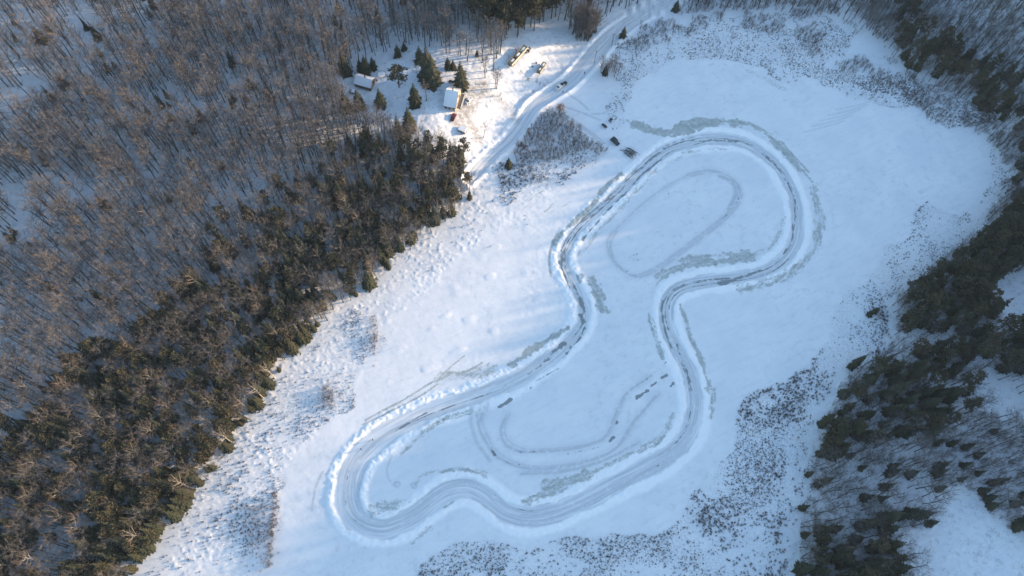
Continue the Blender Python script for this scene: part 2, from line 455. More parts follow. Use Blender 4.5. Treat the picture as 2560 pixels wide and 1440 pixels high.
# wind-packed relief on the ice, hummocks in the marsh and the forest floor
calm = (1 - trk) * (1 - road) * (1 - np.clip(A['ice'], 0, 1)) * (1 - A['grime'])
PXg, PYg = project(X, Y, Z * 0)
MARSH_L = [(300, 1500), (340, 1440), (640, 1040), (720, 905), (830, 795), (905, 740), (1000, 648), (1100, 566), (1195, 495), (1290, 430), (1400, 400), (1440, 440),
           (1330, 500), (1250, 580), (1150, 640), (1050, 740), (960, 800), (940, 880), (890, 990), (800, 1080), (700, 1180), (695, 1290), (640, 1440), (620, 1520)]
ml = inside(PXg, PYg, MARSH_L)
# soft edge
mlf = ml.astype(float)
for _ in range(6):
    mlf[1:-1, 1:-1] = (mlf[1:-1, 1:-1] + mlf[2:, 1:-1] + mlf[:-2, 1:-1] + mlf[1:-1, 2:] + mlf[1:-1, :-2]) / 5
hum = sstep(vnoise(X, Y, 1.5, 21, 3), .46, .80) * (.35 + .65 * sstep(vnoise(X, Y, 9, 23), .3, .7))
far_edge = sstep(dist_line(X, Y, LW), 45, 2)
Z = Z + calm * mlf * hum * (0.07 + 0.12 * far_edge)
Z = Z + calm * 0.09 * (lump2 - .5) + calm * 0.05 * (lump - .5) * (1 + 2 * sstep(vnoise(X, Y, 30, 22), .5, .7))
# isolated drifts trailing west on the open sunlit ice
drift = sstep(vnoise(X * .5 + Y * .25, Y - X * .4, 4.5, 24), .74, .95)
Z = Z + calm * 0.16 * drift * (1 - mlf) * sstep(X, 40, -10)
forest = np.where(land_l | land_r, 1.0, 0.0)
Z = Z + calm * forest * 0.25 * (lump - .5)
Z = Z - A['grime'] * 0.06

# fine stubble standing through the snow of the marsh
Z1 = [(300, 1520), (345, 1440), (640, 1045), (830, 798), (905, 745), (945, 810), (940, 880), (880, 960), (880, 1010), (790, 1080), (700, 1170), (695, 1290), (650, 1420), (620, 1520)]
Z1B = [(905, 740), (1000, 648), (1100, 568), (1195, 496), (1280, 430), (1400, 398), (1450, 430), (1420, 470), (1300, 500), (1200, 570), (1080, 660), (1000, 740), (940, 800)]
Z2 = [(990, 1460), (1040, 1402), (1140, 1352), (1290, 1372), (1400, 1362), (1520, 1322), (1620, 1332), (1720, 1252), (1850, 1135), (1850, 1040), (1905, 960), (1985, 950), (2045, 1010), (2005, 1300), (1960, 1560), (980, 1560)]
Z3 = [(2045, 1010), (1985, 950), (2060, 860), (2060, 790), (2170, 690), (2280, 555), (2310, 505), (2350, 530), (2410, 560), (2470, 470), (2440, 340), (2300, 290), (2380, 250), (2500, 340), (2508, 480), (2452, 572), (2338, 664), (2226, 748), (2238, 852), (2095, 965)]
Z4 = [(1545, 105), (1640, 60), (1800, 40), (2000, 40), (2160, 70), (2060, 160), (2150, 195), (2260, 190), (2420, 245), (2490, 320), (2400, 335), (2290, 285), (2180, 235), (2000, 205), (1900, 165), (1800, 150), (1700, 155), (1630, 165), (1570, 200), (1560, 335), (1532, 335), (1528, 190)]
TRI_LOW = [(1290, 412), (1340, 412), (1405, 385), (1525, 375), (1500, 400), (1420, 425), (1380, 470), (1300, 470), (1240, 450), (1215, 420)]
jx = PXg + (vnoise(X, Y, 13, 83, 2) - .5) * 70; jy = PYg + (vnoise(X, Y, 13, 84, 2) - .5) * 60
scrub = np.zeros((NX, NY))
for zn, val in ((Z1, .85), (Z1B, .45), (Z2, .8), (Z3, .7), (Z4, .9), (TRI_LOW, .8)):
    scrub = np.where(inside(jx, jy, zn), np.maximum(scrub, val), scrub)
for _ in range(5):
    scrub[1:-1, 1:-1] = (scrub[1:-1, 1:-1] + scrub[2:, 1:-1] + scrub[:-2, 1:-1] + scrub[1:-1, 2:] + scrub[1:-1, :-2]) / 5
scrub *= (.35 + .65 * sstep(vnoise(X, Y, 12, 81, 3), .34, .6)) * calm

idx = np.arange(NX * NY).reshape(NX, NY)
quads = np.stack([idx[:-1, :-1], idx[1:, :-1], idx[1:, 1:], idx[:-1, 1:]], -1)
def cell(a): return 0.25 * (a[:-1, :-1] + a[1:, :-1] + a[1:, 1:] + a[:-1, 1:])
ctd, cthw, cq = cell(np.minimum(tdr, 99)), cell(thw), cell(np.clip(q, -9, 9))
cls = np.zeros((NX - 1, NY - 1), int)               # 0 ice of the lake
cls[cell(land_l.astype(float)) > .5] = 1            # hillside
cls[cell(land_r.astype(float)) > .5] = 2            # far shore
cls[cell(A['grime']) > .5] = 5
cls[cell(np.minimum(rdist, 99) - rhw) < 0] = 4
cls[(cq > 0) & (cq < 1)] = 6
cls[(ctd < cthw)] = 3

# vertex normals for seamless splits
co = np.stack([X, Y, Z], -1)
du = np.gradient(Z, axis=0) / np.gradient(X, axis=0); dv = np.gradient(Z, axis=1) / np.gradient(Y, axis=1)
NRM = np.stack([-du, -dv, np.ones_like(Z)], -1); NRM /= np.linalg.norm(NRM, axis=-1, keepdims=True)
co = co.reshape(-1, 3); NRM = NRM.reshape(-1, 3)
ATT = dict(ice=A['ice'], dark=A['dark'], trail=A['trail'], grime=A['grime'], trk=trk, road=road, tun=np.clip(tun, -3, 3),
           tsd=np.clip(np.where(td < 1e8, tsd, rsd), -26, 26), tv=np.where(td < 1e8, tv, rv), forest=forest, marsh=mlf, scrub=scrub, bank=np.maximum(np.where(td < 1e8, np.clip(prof * 1.6, 0, 1), 0), np.clip(rprof * 1.5, 0, 1)))


def ground_piece(name, k, mat, label):
    f = quads[cls == k].reshape(-1, 4)
    used, inv = np.unique(f, return_inverse=True)
    me = bpy.data.meshes.new(name)
    me.vertices.add(len(used)); me.vertices.foreach_set('co', co[used].astype(np.float32).ravel())
    me.loops.add(f.size); me.loops.foreach_set('vertex_index', inv.ravel().astype(np.int32))
    me.polygons.add(len(f)); me.polygons.foreach_set('loop_start', np.arange(0, f.size, 4, dtype=np.int32))
    me.polygons.foreach_set('use_smooth', np.ones(len(f), bool))
    for a, arr in ATT.items():
        at = me.attributes.new(a, 'FLOAT', 'POINT')
        at.data.foreach_set('value', arr.reshape(-1)[used].astype(np.float32))
    me.update(calc_edges=True); me.validate()
    me.normals_split_custom_set_from_vertices(NRM[used].tolist())
    me.materials.append(mat)
    o = bpy.data.objects.new(name, me); COL.objects.link(o)
    o['kind'] = 'structure'; o['label'] = label
    return o


def px_(g, p, i):
    n = g.nt.nodes.new('ShaderNodeSeparateXYZ'); g.put(n.inputs[0], p)
    return n.outputs[i]


def snow_material():
    m, nt, b = new_mat("snow_ground"); g = G(nt)
    p = g.pos()
    n1 = g.noise(p, .06, 4.0); n2 = g.noise(p, .9, 4.0); n3 = g.noise(p, 3.0, 2.0)
    c = g.mix(g.step(n1, .3, .7), (.77, .79, .82), (.70, .73, .775))
    c = g.mix(g.math('MULTIPLY', g.step(n2, .60, .80), .25), c, (.55, .60, .66))
    n4 = g.math('MULTIPLY', g.step(g.noise(p, .30, 7.0, .74), .50, .70), g.step(g.noise(p, .028, 3.0), .38, .58))
    c = g.mix(g.math('MULTIPLY', n4, .60), c, (.50, .54, .58))
    sc_ = g.math('MULTIPLY', g.attr('scrub'), g.step(g.noise(p, 1.1, 6.0, .8), .46, .60))
    c = g.mix(g.math('MULTIPLY', sc_, .62), c, (.30, .31, .33))
    # wind crust with old drift marks on the open ice, clean snow thrown up on the banks
    wv = g.vec(g.math('MULTIPLY', g.math('ADD', px_(g, p, 0), g.math('MULTIPLY', px_(g, p, 1), .6)), .10), g.math('MULTIPLY', g.math('SUBTRACT', px_(g, p, 1), g.math('MULTIPLY', px_(g, p, 0), .6)), .42), 0.0)
    wn_ = g.noise(wv, 1.0, 6.0, .66)
    c = g.mix(g.math('MULTIPLY', g.step(wn_, .46, .74), .42), c, (.57, .615, .665))
    c = g.mix(g.attr('bank'), c, (.87, .88, .90))
    # litter and twigs on the forest floor
    fl = g.math('MULTIPLY', g.attr('forest'), g.step(g.noise(p, .45, 5.0, .7), .50, .72))
    c = g.mix(g.math('MULTIPLY', fl, .55), c, (.30, .29, .29))
    ice_c = g.mix(g.step(g.noise(p, .5, 4.0), .3, .7), (.30, .335, .335), (.46, .49, .475))
    # trodden trails
    tun, tsd, tv = g.attr('tun'), g.attr('tsd'), g.attr('tv')
    sv = g.vec(g.math('MULTIPLY', tsd, 1.1), g.math('MULTIPLY', tv, .045), 0.0)
    st = g.noise(sv, 1.0, 5.0, .62)
    st2 = g.noise(g.vec(g.math('MULTIPLY', tsd, 3.4), g.math('MULTIPLY', tv, .10), 5.0), 1.0, 3.0, .6)
    worn = g.mix(g.step(st, .32, .60), (.52, .555, .60), (.75, .775, .81))
    worn = g.mix(g.math('MULTIPLY', g.step(st2, .52, .70), .42), worn, (.46, .50, .54))
    tm = g.math('MAXIMUM', g.attr('trk'), g.math('MULTIPLY', g.attr('road'), .9))
    c = g.mix(tm, c, worn)
    tr = g.math('MULTIPLY', g.attr('trail'), g.step(g.noise(p, .5, 3.0), .22, .52))
    c = g.mix(g.math('MULTIPLY', tr, .85), c, (.46, .50, .54))
    gr = g.math('MULTIPLY', g.attr('grime'), g.step(g.noise(p, .55, 5.0, .7), .33, .62))
    c = g.mix(gr, c, (.36, .34, .31))
    # bare ice: ragged edge where the snow has been pushed aside
    sn = g.noise(g.vec(g.math('MULTIPLY', tsd, .75), g.math('MULTIPLY', tv, .13), 3.0), 1.0, 4.0, .7)
    f = g.math('ADD', g.attr('ice'), g.math('MULTIPLY', g.math('SUBTRACT', g.noise(p, 1.1, 5.0, .7, .8), .5), 1.7))
    f = g.math('ADD', f, g.math('MULTIPLY', g.math('SUBTRACT', sn, .5), 1.7))
    ice = g.math('MULTIPLY', g.step(f, .34, .92), g.step(g.attr('ice'), .02, .25))
    c = g.mix(g.math('MULTIPLY', ice, .94), c, ice_c)
    d = g.math('ADD', g.attr('dark'), g.math('MULTIPLY', g.math('SUBTRACT', g.noise(g.vec(g.math('MULTIPLY', tsd, .9), g.math('MULTIPLY', tv, .22), 9.0), 1.0, 5.0, .75), .5), 2.6))
    dk = g.math('MULTIPLY', g.step(d, .50, .72), g.step(g.attr('dark'), .05, .4))
    c = g.mix(g.math('MULTIPLY', dk, .9), c, (.19, .215, .235))
    g.put(b.inputs['Base Color'], c)
    r = g.math('SUBTRACT', .62, g.math('MULTIPLY', g.math('MAXIMUM', ice, dk), .28))
    g.put(b.inputs['Roughness'], r)
    b.inputs['Specular IOR Level'].default_value = .22
    bp = nt.nodes.new('ShaderNodeBump'); bp.inputs['Strength'].default_value = .25; bp.inputs['Distance'].default_value = .12
    g.put(bp.inputs['Height'], g.math('ADD', n2, g.math('MULTIPLY', n3, .4)))
    nt.links.new(bp.outputs[0], b.inputs['Normal'])
    return m


SNOW = snow_material()
ground_piece('frozen_lake', 0, SNOW, 'snow covered frozen lake with bare grey ice beside the banks')
ground_piece('hillside', 1, SNOW, 'snow covered hillside under the forest')
ground_piece('far_shore', 2, SNOW, 'snow covered shore and hill beyond the lake')
ground_piece('ice_track', 3, SNOW, 'winding ploughed ice racing track on the lake')
ground_piece('road', 4, SNOW, 'packed snow access road beside the lake')
ground_piece('driveway', 5, SNOW, 'trodden sandy driveway beside the house')
ground_piece('snow_bank', 6, SNOW, 'ploughed snow banks along the ice track')

# ------------------------------------------------------------------ mesh building
class MB:
    def __init__(s): s.v = []; s.f = []; s.m = []
    def poly(s, pts, m=0):
        k = len(s.v); s.v += [tuple(p) for p in pts]; s.f.append(tuple(range(k, k + len(pts)))); s.m.append(m)
    def tube(s, pts, rad, n=5, m=0, cap=True):
        k0 = len(s.v); P_ = [Vector(p) for p in pts]
        for i, p in enumerate(P_):
            d = (P_[min(i + 1, len(P_) - 1)] - P_[max(i - 1, 0)]).normalized()
            a = d.cross(Vector((.31, .87, .2))).normalized(); b_ = d.cross(a)
            for j in range(n):
                t = 2 * math.pi * j / n
                s.v.append(tuple(p + (a * math.cos(t) + b_ * math.sin(t)) * rad[i]))
        for i in range(len(P_) - 1):
            for j in range(n):
                a0 = k0 + i * n + j; a1 = k0 + i * n + (j + 1) % n
                s.f.append((a0, a1, a1 + n, a0 + n)); s.m.append(m)
        if cap:
            s.f.append(tuple(k0 + (len(P_) - 1) * n + j for j in range(n))); s.m.append(m)
            s.f.append(tuple(k0 + n - 1 - j for j in range(n))); s.m.append(m)
    def sliver(s, a, b, w, m=0):
        a = Vector(a); b = Vector(b); d = (b - a)
        r = Vector((random.gauss(0, 1), random.gauss(0, 1), random.gauss(0, 1)))
        n = d.cross(r)
        if n.length < 1e-6: return
        n = n.normalized() * w
        s.poly([a - n, a + n, b], m)
    def box(s, c, sz, m=0, taper=1.0):
        x, y, z = c; a, b_, h = sz[0] / 2, sz[1] / 2, sz[2] / 2
        k = len(s.v)
        for zz, t in ((z - h, 1), (z + h, taper)):
            for (i, j) in ((-1, -1), (1, -1), (1, 1), (-1, 1)): s.v.append((x + i * a * t, y + j * b_ * t, zz))
        for f in ((0, 3, 2, 1), (4, 5, 6, 7), (0, 1, 5, 4), (1, 2, 6, 5), (2, 3, 7, 6), (3, 0, 4, 7)):
            s.f.append(tuple(k + i for i in f)); s.m.append(m)
    def prism(s, prof, y0, y1, m=0, inset=0.0, cx=0.0):
        """side profile (x,z) swept across y"""
        k = len(s.v); n = len(prof)
        zmax = max(p[1] for p in prof); zmin = min(p[1] for p in prof)
        for y, sg in ((y0, 1), (y1, -1)):
            for (x, z) in prof:
                s.v.append((x, y + sg * inset * (z - zmin) / max(zmax - zmin, 1e-6), z))
        s.f.append(tuple(k + i for i in range(n))); s.m.append(m)
        s.f.append(tuple(k + n + i for i in reversed(range(n)))); s.m.append(m)
        for i in range(n):
            j = (i + 1) % n
            s.f.append((k + j, k + i, k + n + i, k + n + j)); s.m.append(m)
    def mesh(s, name, mats, smooth=False):
        me = bpy.data.meshes.new(name)
        me.from_pydata(s.v, [], s.f)
        for mt in (mats if isinstance(mats, (list, tuple)) else [mats]): me.materials.append(mt)
        me.polygons.foreach_set('material_index', s.m)
        if smooth: me.polygons.foreach_set('use_smooth', [True] * len(s.f))
        me.update()
        return me


def obj(name, me, parent=None, loc=None):
    o = bpy.data.objects.new(name, me); COL.objects.link(o)
    if parent: o.parent = parent
    if loc: o.location = loc
    return o


def part(name, mb, mat, parent, smooth=False, loc=None):
    return obj(name, mb.mesh(name, mat, smooth), parent, loc)


def tag(o, label, cat, group=None):
    o['label'] = label; o['category'] = cat
    if group: o['group'] = group
    return o


def thing(name, label, cat, loc, rz=0.0, group=None):
    o = bpy.data.objects.new(name, None); COL.objects.link(o)
    o.empty_display_size = .3
    o.location = loc; o.rotation_euler = (0, 0, rz)
    return tag(o, label, cat, group)


# ------------------------------------------------------------------ vegetation materials
M_BARK = plain('bare_bark', (.080, .072, .068), .9, .4, 2.0)
M_TWIG = plain('bare_twigs', (.168, .160, .166), .9, .45, .3, (.142, .138, .148), col3=(.20, .165, .142))
M_BIRCH = plain('birch_bark', (.46, .42, .36), .8, .3, 1.5, (.34, .30, .25))
M_BTWIG = plain('birch_twigs', (.19, .150, .120), .9, .4, 1.0)
M_NEEDLE = plain('spruce_needles', (.044, .052, .028), .85, .5, .35, (.030, .037, .023), col3=(.068, .062, .036))
M_PNEEDLE = plain('pine_needles', (.060, .062, .033), .85, .45, .35, (.042, .045, .028), col3=(.092, .074, .044))
M_PBARK = plain('pine_bark', (.12, .085, .065), .9, .3, 2.0)
M_ALDER = plain('alder_stems', (.165, .132, .122), .9, .5, 2.0, (.12, .098, .093))
M_TUFT = plain('marsh_stems', (.11, .104, .10), .9, .5, 2.0, (.15, .13, .115))
M_LEAF = plain('dry_leaves', (.30, .145, .07), .85, .3, 2.0, (.22, .11, .06))


def make_bare(H, seed, birch=False, slim=1.0, dens=1.0):
    random.seed(seed)
    T, C_ = MB(), MB()
    lean = Vector((random.uniform(-.05, .05), random.uniform(-.05, .05), 1))
    ph = random.random() * 6
    def tp(t):
        return Vector((lean.x * t * H + .012 * H * math.sin(ph + 5 * t), lean.y * t * H + .012 * H * math.cos(ph + 4 * t), t * H))
    r0 = (.0125 if not birch else .0115) * H
    T.tube([tp(-.01), tp(.1), tp(.3), tp(.5), tp(.7), tp(.88)], [r0 * 1.25, r0, r0 * .86, r0 * .66, r0 * .42, r0 * .15], 6)
    nl = random.randint(11, 15)
    for i in range(nl):
        f = i / nl
        t0 = .36 + .52 * f ** .9
        az = i * 2.4 + random.uniform(-.5, .5)
        up = random.uniform(.55, 1.2) if not birch else random.uniform(.9, 1.6)
        L = H * (.30 - .16 * f) * random.uniform(.75, 1.2) * slim
        d = Vector((math.cos(az), math.sin(az), up)).normalized()
        a = tp(t0); b = a + d * L * .55 + Vector((0, 0, L * .03)); c = b + (d + Vector((0, 0, .35))).normalized() * L * .5
        rr = r0 * (.40 - .2 * f) * (1.5 if birch else 1)
        T.tube([a, b, c], [rr, rr * .62, rr * .2], 3, cap=False)
        for k in range(4 + int(2 * dens)):
            s = random.uniform(.25, 1.0)
            p = a.lerp(b, s * 2) if s < .5 else b.lerp(c, s * 2 - 1)
            dd = (d + Vector((random.gauss(0, .6), random.gauss(0, .6), random.uniform(0, .6)))).normalized()
            L2 = L * random.uniform(.3, .55)
            e = p + dd * L2
            C_.sliver(p, e, .030 if not birch else .035)
            for q_ in range(int(5 * dens)):
                s2 = random.uniform(.15, 1)
                pp = p.lerp(e, s2)
                d3 = (dd + Vector((random.gauss(0, .7), random.gauss(0, .7), random.gauss(.25, .5)))).normalized()
                C_.sliver(pp, pp + d3 * random.uniform(.5, 1.25), .022)
    e = tp(.88)
    for k in range(14):
        C_.sliver(e - Vector((0, 0, random.uniform(0, .12) * H)), e + Vector((random.gauss(0, .045) * H, random.gauss(0, .045) * H, random.uniform(.02, .12) * H)), .025)
    return T, C_


def make_spruce(H, R, seed, dens=1.0, blunt=0.0):
    random.seed(seed)
    T, C_ = MB(), MB()
    T.tube([(0, 0, -.3), (0, 0, H * .5), (0, 0, H * .96)], [.016 * H, .010 * H, .002 * H], 6)
    nw = int(15 * dens)
    for i in range(nw):
        f = (i + random.uniform(-.3, .3)) / nw
        z = H * (.05 + .93 * f)
        r = R * (1 - min(max(f, 0), 1)) ** (.85 - .35 * blunt) * random.uniform(.82, 1.12) + .12
        nb = max(5, int(11 - 5 * f))
        for k in range(nb):
            az = 2 * math.pi * (k + random.random() * .7) / nb + i * .7
            rr = r * random.uniform(.65, 1.12)
            ca, sa = math.cos(az), math.sin(az)
            dz = -rr * random.uniform(.18, .42)
            tip = Vector((ca * rr, sa * rr, z + dz))
            root = Vector((ca * .05, sa * .05, z + .03 * H * .3))
            mid = root.lerp(tip, .55) + Vector((0, 0, .10 * rr))
            w = rr * random.uniform(.20, .32)
            sdv = Vector((-sa, ca, 0)) * w
            drop = Vector((0, 0, -.12 * rr))
            C_.poly([root, mid + sdv + drop, mid]); C_.poly([root, mid, mid - sdv + drop])
            C_.poly([mid, mid + sdv + drop, tip]); C_.poly([mid, tip, mid - sdv + drop])
            for j in range(2):
                p = root.lerp(tip, random.uniform(.45, .9))
                C_.poly([p, p + Vector((random.gauss(0, .16) * rr, random.gauss(0, .16) * rr, random.uniform(-.22, .05) * rr)), p + Vector((random.gauss(0, .2) * rr, random.gauss(0, .2) * rr, -.08 * rr))])
    for k in range(5):
        a = k * 1.26
        C_.poly([(0, 0, H), (math.cos(a) * .16, math.sin(a) * .16, H * .93), (math.cos(a + 1) * .16, math.sin(a + 1) * .16, H * .92)])
    return T, C_


def make_pine(H, R, seed, base=.45, n=46):
    random.seed(seed)
    T, C_ = MB(), MB()
    T.tube([(0, 0, -.3), (.1, .05, H * .5), (0, .1, H * .95)], [.014 * H, .010 * H, .003 * H], 6)
    for i in range(n):
        f = random.random() ** .8
        z = H * (base + (1 - base) * f)
        env = math.sin(math.pi * (.16 + .80 * f)) ** .7
        az = random.random() * 6.283; r = R * env * random.uniform(.35, 1.0)
        c = Vector((math.cos(az) * r, math.sin(az) * r, z))
        T.tube([(0, .05, z - .12 * r), tuple(c * .98 + Vector((0, 0, .02)))], [.05, .015], 3, cap=False)
        rs = R * random.uniform(.22, .36)
        for k in range(13):
            d = Vector((random.gauss(0, 1), random.gauss(0, 1), random.gauss(.15, .6))).normalized()
            e = c + d * rs
            n_ = d.cross(Vector((random.gauss(0, 1), random.gauss(0, 1), random.gauss(0, 1)))).normalized() * rs * .26
            C_.poly([c + n_ * .4, e + n_, e - n_])
    return T, C_


def make_shrub(H, W, seed, n=9, tw=6, w=.03):
    random.seed(seed)
    m = MB()
    for i in range(n):
        az = random.random() * 6.283; sp = W * random.uniform(.2, 1)
        b = Vector((math.cos(az) * .15 * W, math.sin(az) * .15 * W, -.05))
        e = Vector((math.cos(az) * sp, math.sin(az) * sp, H * random.uniform(.65, 1)))
        md = b.lerp(e, .5) + Vector((0, 0, .10 * H))
        m.tube([b, md, e], [w * 1.1, w * .8, w * .25], 3, cap=False)
        for k in range(tw):
            p = md.lerp(e, random.random())
            m.sliver(p, p + Vector((random.gauss(0, .22) * W, random.gauss(0, .22) * W, random.uniform(.05, .35) * H)), w * .8)
    return m


def make_tuft(H, W, seed, n=20):
    random.seed(seed)
    m = MB()
    for i in range(n):
        az = random.random() * 6.283; sp = W * random.uniform(.05, 1)
        b = Vector((random.gauss(0, .22) * W, random.gauss(0, .22) * W, -.1))
        e = b + Vector((math.cos(az) * sp, math.sin(az) * sp, H * random.uniform(.45, 1)))
        m.sliver(b, e, .06)
        md = b.lerp(e, .6)
        m.sliver(md, md + Vector((random.gauss(0, .25), random.gauss(0, .25), random.uniform(.1, .35))), .06)
    return m


PROTO = {}
def proto(kind, variants, tmat, cmat):
    """trunk and crown meshes of each variant, and a joined mesh for the far mass"""
    L = []
    for i, (T, C_) in enumerate(variants):
        tm = T.mesh(kind + '_trunk', tmat); cm = C_.mesh(kind + '_crown', cmat)
        J = MB(); J.v = T.v + C_.v; J.f = T.f + [tuple(k + len(T.v) for k in f) for f in C_.f]; J.m = [0] * len(T.f) + [1] * len(C_.f)
        L.append((tm, cm, J.mesh(kind, [tmat, cmat])))
    PROTO[kind] = L


proto('bare_tree', [make_bare(13 + (i % 3), 100 + i, slim=.85 + .08 * (i % 4), dens=1.15) for i in range(7)], M_BARK, M_TWIG)
proto('birch_tree', [make_bare(12.5, 200 + i, True, slim=1.05, dens=1.0) for i in range(5)], M_BIRCH, M_BTWIG)
proto('spruce_tree', [make_spruce(13, 2.3 + .3 * (i % 3), 300 + i) for i in range(6)], M_BARK, M_NEEDLE)
proto('pine_tree', [make_pine(15, 2.7, 400 + i, .42) for i in range(5)], M_PBARK, M_PNEEDLE)
SHRUB = [make_shrub(3.4, 1.5, 500 + i, 11, 9, .026).mesh('thicket_shrub', M_ALDER) for i in range(5)]
TUFT = [make_tuft(.75 + .15 * (i % 3), .6 + .12 * (i % 2), 600 + i).mesh('marsh_shrub', M_TUFT) for i in range(6)]

# ------------------------------------------------------------------ haze
hz = MB(); hz.box((140, 230, 140.0), (6600, 6600, 330))
hz_m = bpy.data.materials.new('thin_haze'); hz_m.use_nodes = True
hz_m.node_tree.nodes.remove(hz_m.node_tree.nodes['Principled BSDF'])
pv = hz_m.node_tree.nodes.new('ShaderNodeVolumePrincipled')
pv.inputs['Color'].default_value = (.55, .75, 1.0, 1); pv.inputs['Density'].default_value = HAZE
hz_m.node_tree.links.new(pv.outputs[0], hz_m.node_tree.nodes['Material Output'].inputs['Volume'])
hz_o = obj('haze', hz.mesh('haze', hz_m)); hz_o['kind'] = 'stuff'; hz_o['label'] = 'thin cold winter haze over the lake and woods'

# ------------------------------------------------------------------ where things grow
HILL = [(-160, -160), (1730, -160), (1640, -20), (1560, 30), (1480, 55), (1380, 58), (1290, 108), (1265, 130), (1330, 205), (1345, 225), (1295, 290), (1245, 370), (1206, 400),
        (1190, 492), (1000, 648), (905, 738), (830, 792), (720, 903), (640, 1042), (500, 1225), (420, 1332), (340, 1442), (200, 1640), (-160, 1640)]
CONIF = [(330, 1640), (340, 1440), (500, 1222), (640, 1040), (720, 900), (830, 790), (905, 736), (1000, 645), (1100, 560), (1190, 490), (1215, 415), (1180, 372), (1110, 350), (1020, 330),
         (900, 350), (810, 420), (700, 480), (570, 560), (520, 640), (480, 720), (400, 800), (250, 870), (100, 985), (20, 1090), (-160, 1200), (-160, 1640)]
YARD = [(940, 150), (985, 118), (1040, 112), (1120, 140), (1180, 160), (1222, 215), (1262, 232), (1296, 290), (1262, 372), (1216, 404), (1150, 392), (1105, 378), (1055, 352), (1000, 338), (950, 326), (915, 300), (868, 268), (860, 185), (905, 160)]
CREEK = [(1222, 150), (1258, 152), (1335, 262), (1300, 285)]
FIELD = [(1250, 128), (1300, 95), (1390, 62), (1480, 62), (1530, 88), (1420, 235), (1345, 262), (1312, 240), (1270, 175)]
PINEP = [(1120, -160), (1420, -160), (1402, 42), (1345, 86), (1290, 112), (1225, 98), (1165, 62)]
RLAND = [(1700, -160), (2760, -160), (2760, 1640), (1950, 1640), (1995, 1345), (2045, 1090), (2095, 965), (2236, 850), (2230, 752), (2338, 664), (2450, 570), (2492, 490), (2505, 420),
         (2480, 320), (2400, 245), (2265, 185), (2190, 95), (2080, 40), (1900, 25), (1760, 30), (1680, 40)]
CLEAR = [(2285, 1640), (2292, 1400), (2250, 1335), (2340, 1295), (2385, 1212), (2430, 1232), (2488, 1300), (2560, 1350), (2760, 1420), (2760, 1640)]
CLEAR2 = [(2040, 105), (2100, 70), (2180, 95), (2155, 130), (2100, 160), (2060, 165)]
GAP3 = [(2410, 940), (2480, 935), (2560, 1010), (2560, 1060), (2470, 1040)]
GAP4 = [(2440, 740), (2500, 690), (2600, 680), (2600, 800), (2540, 830)]
R1 = [(2760, 330), (2570, 330), (2528, 400), (2520, 480), (2480, 560), (2345, 665), (2232, 750), (2245, 850), (2320, 870), (2420, 820), (2440, 880), (2560, 900), (2560, 830), (2450, 760), (2520, 690), (2760, 640)]
R2 = [(2245, 850), (2095, 965), (2045, 1080), (2040, 1140), (2110, 1150), (2240, 1090), (2320, 1090), (2420, 1010), (2400, 930), (2560, 930), (2560, 890), (2420, 860)]
R3 = [(1992, 1640), (2000, 1345), (2080, 1318), (2150, 1285), (2228, 1290), (2242, 1440), (2235, 1640)]
R4 = [(2225, -60), (2290, -60), (2275, 60), (2290, 105), (2390, 130), (2455, 165), (2470, 215), (2440, 240), (2350, 215), (2260, 180), (2215, 110)]
R5 = [(2440, 235), (2500, 180), (2570, 165), (2760, 180), (2760, 330), (2560, 330), (2500, 305), (2445, 275)]
R6 = [(2500, -100), (2760, -100), (2760, 80), (2560, 70), (2515, 30)]
TRI = [(1366, 278), (1400, 285), (1440, 315), (1480, 345), (1522, 372), (1505, 385), (1450, 385), (1402, 388), (1340, 415), (1290, 415), (1300, 360), (1330, 310)]
TOPB = [(1560, 110), (1640, 62), (1720, 45), (1880, 30), (2080, 45), (2190, 100), (2260, 190), (2390, 250), (2470, 320), (2500, 380), (2430, 330), (2330, 300), (2250, 240), (2150, 190), (2040, 150), (1980, 95), (1860, 70), (1740, 80), (1660, 110), (1580, 150)]
CLUMP1 = [(1424, 62), (1480, 60), (1493, 84), (1472, 105), (1440, 101), (1420, 80)]
CLUMP2 = [(1494, 168), (1540, 162), (1554, 186), (1522, 198), (1502, 186)]


def jitter_grid(x0, x1, y0, y1, sp):
    xs = np.arange(x0, x1, sp); ys = np.arange(y0, y1, sp)
    xx, yy = np.meshgrid(xs, ys, indexing='ij')
    xx = xx + rng.uniform(-.5, .5, xx.shape) * sp; yy = yy + rng.uniform(-.5, .5, yy.shape) * sp
    return xx.ravel(), yy.ravel()


# finer look-up of the finished ground so that things stand on it
def ground_z(x, y):
    i = np.clip(np.searchsorted(gx, x) - 1, 0, NX - 2); j = np.clip(np.searchsorted(gy, y) - 1, 0, NY - 2)
    fx = (x - gx[i]) / (gx[i + 1] - gx[i]); fy = (y - gy[j]) / (gy[j + 1] - gy[j])
    return (Z[i, j] * (1 - fx) + Z[i + 1, j] * fx) * (1 - fy) + (Z[i, j + 1] * (1 - fx) + Z[i + 1, j + 1] * fx) * fy


def road_dist(x, y):
    return dist_line(x, y, np.stack([rdx, rdy], 1)[::2])


PLANTS = {k: [] for k in ('bare_tree', 'birch_tree', 'spruce_tree', 'pine_tree', 'thicket_shrub', 'marsh_shrub')}
def add(kind, x, y, sc, zone):
    z = ground_z(x, y)
    for a, b, c, s in zip(x, y, z, sc): PLANTS[kind].append((a, b, c, s, zone))


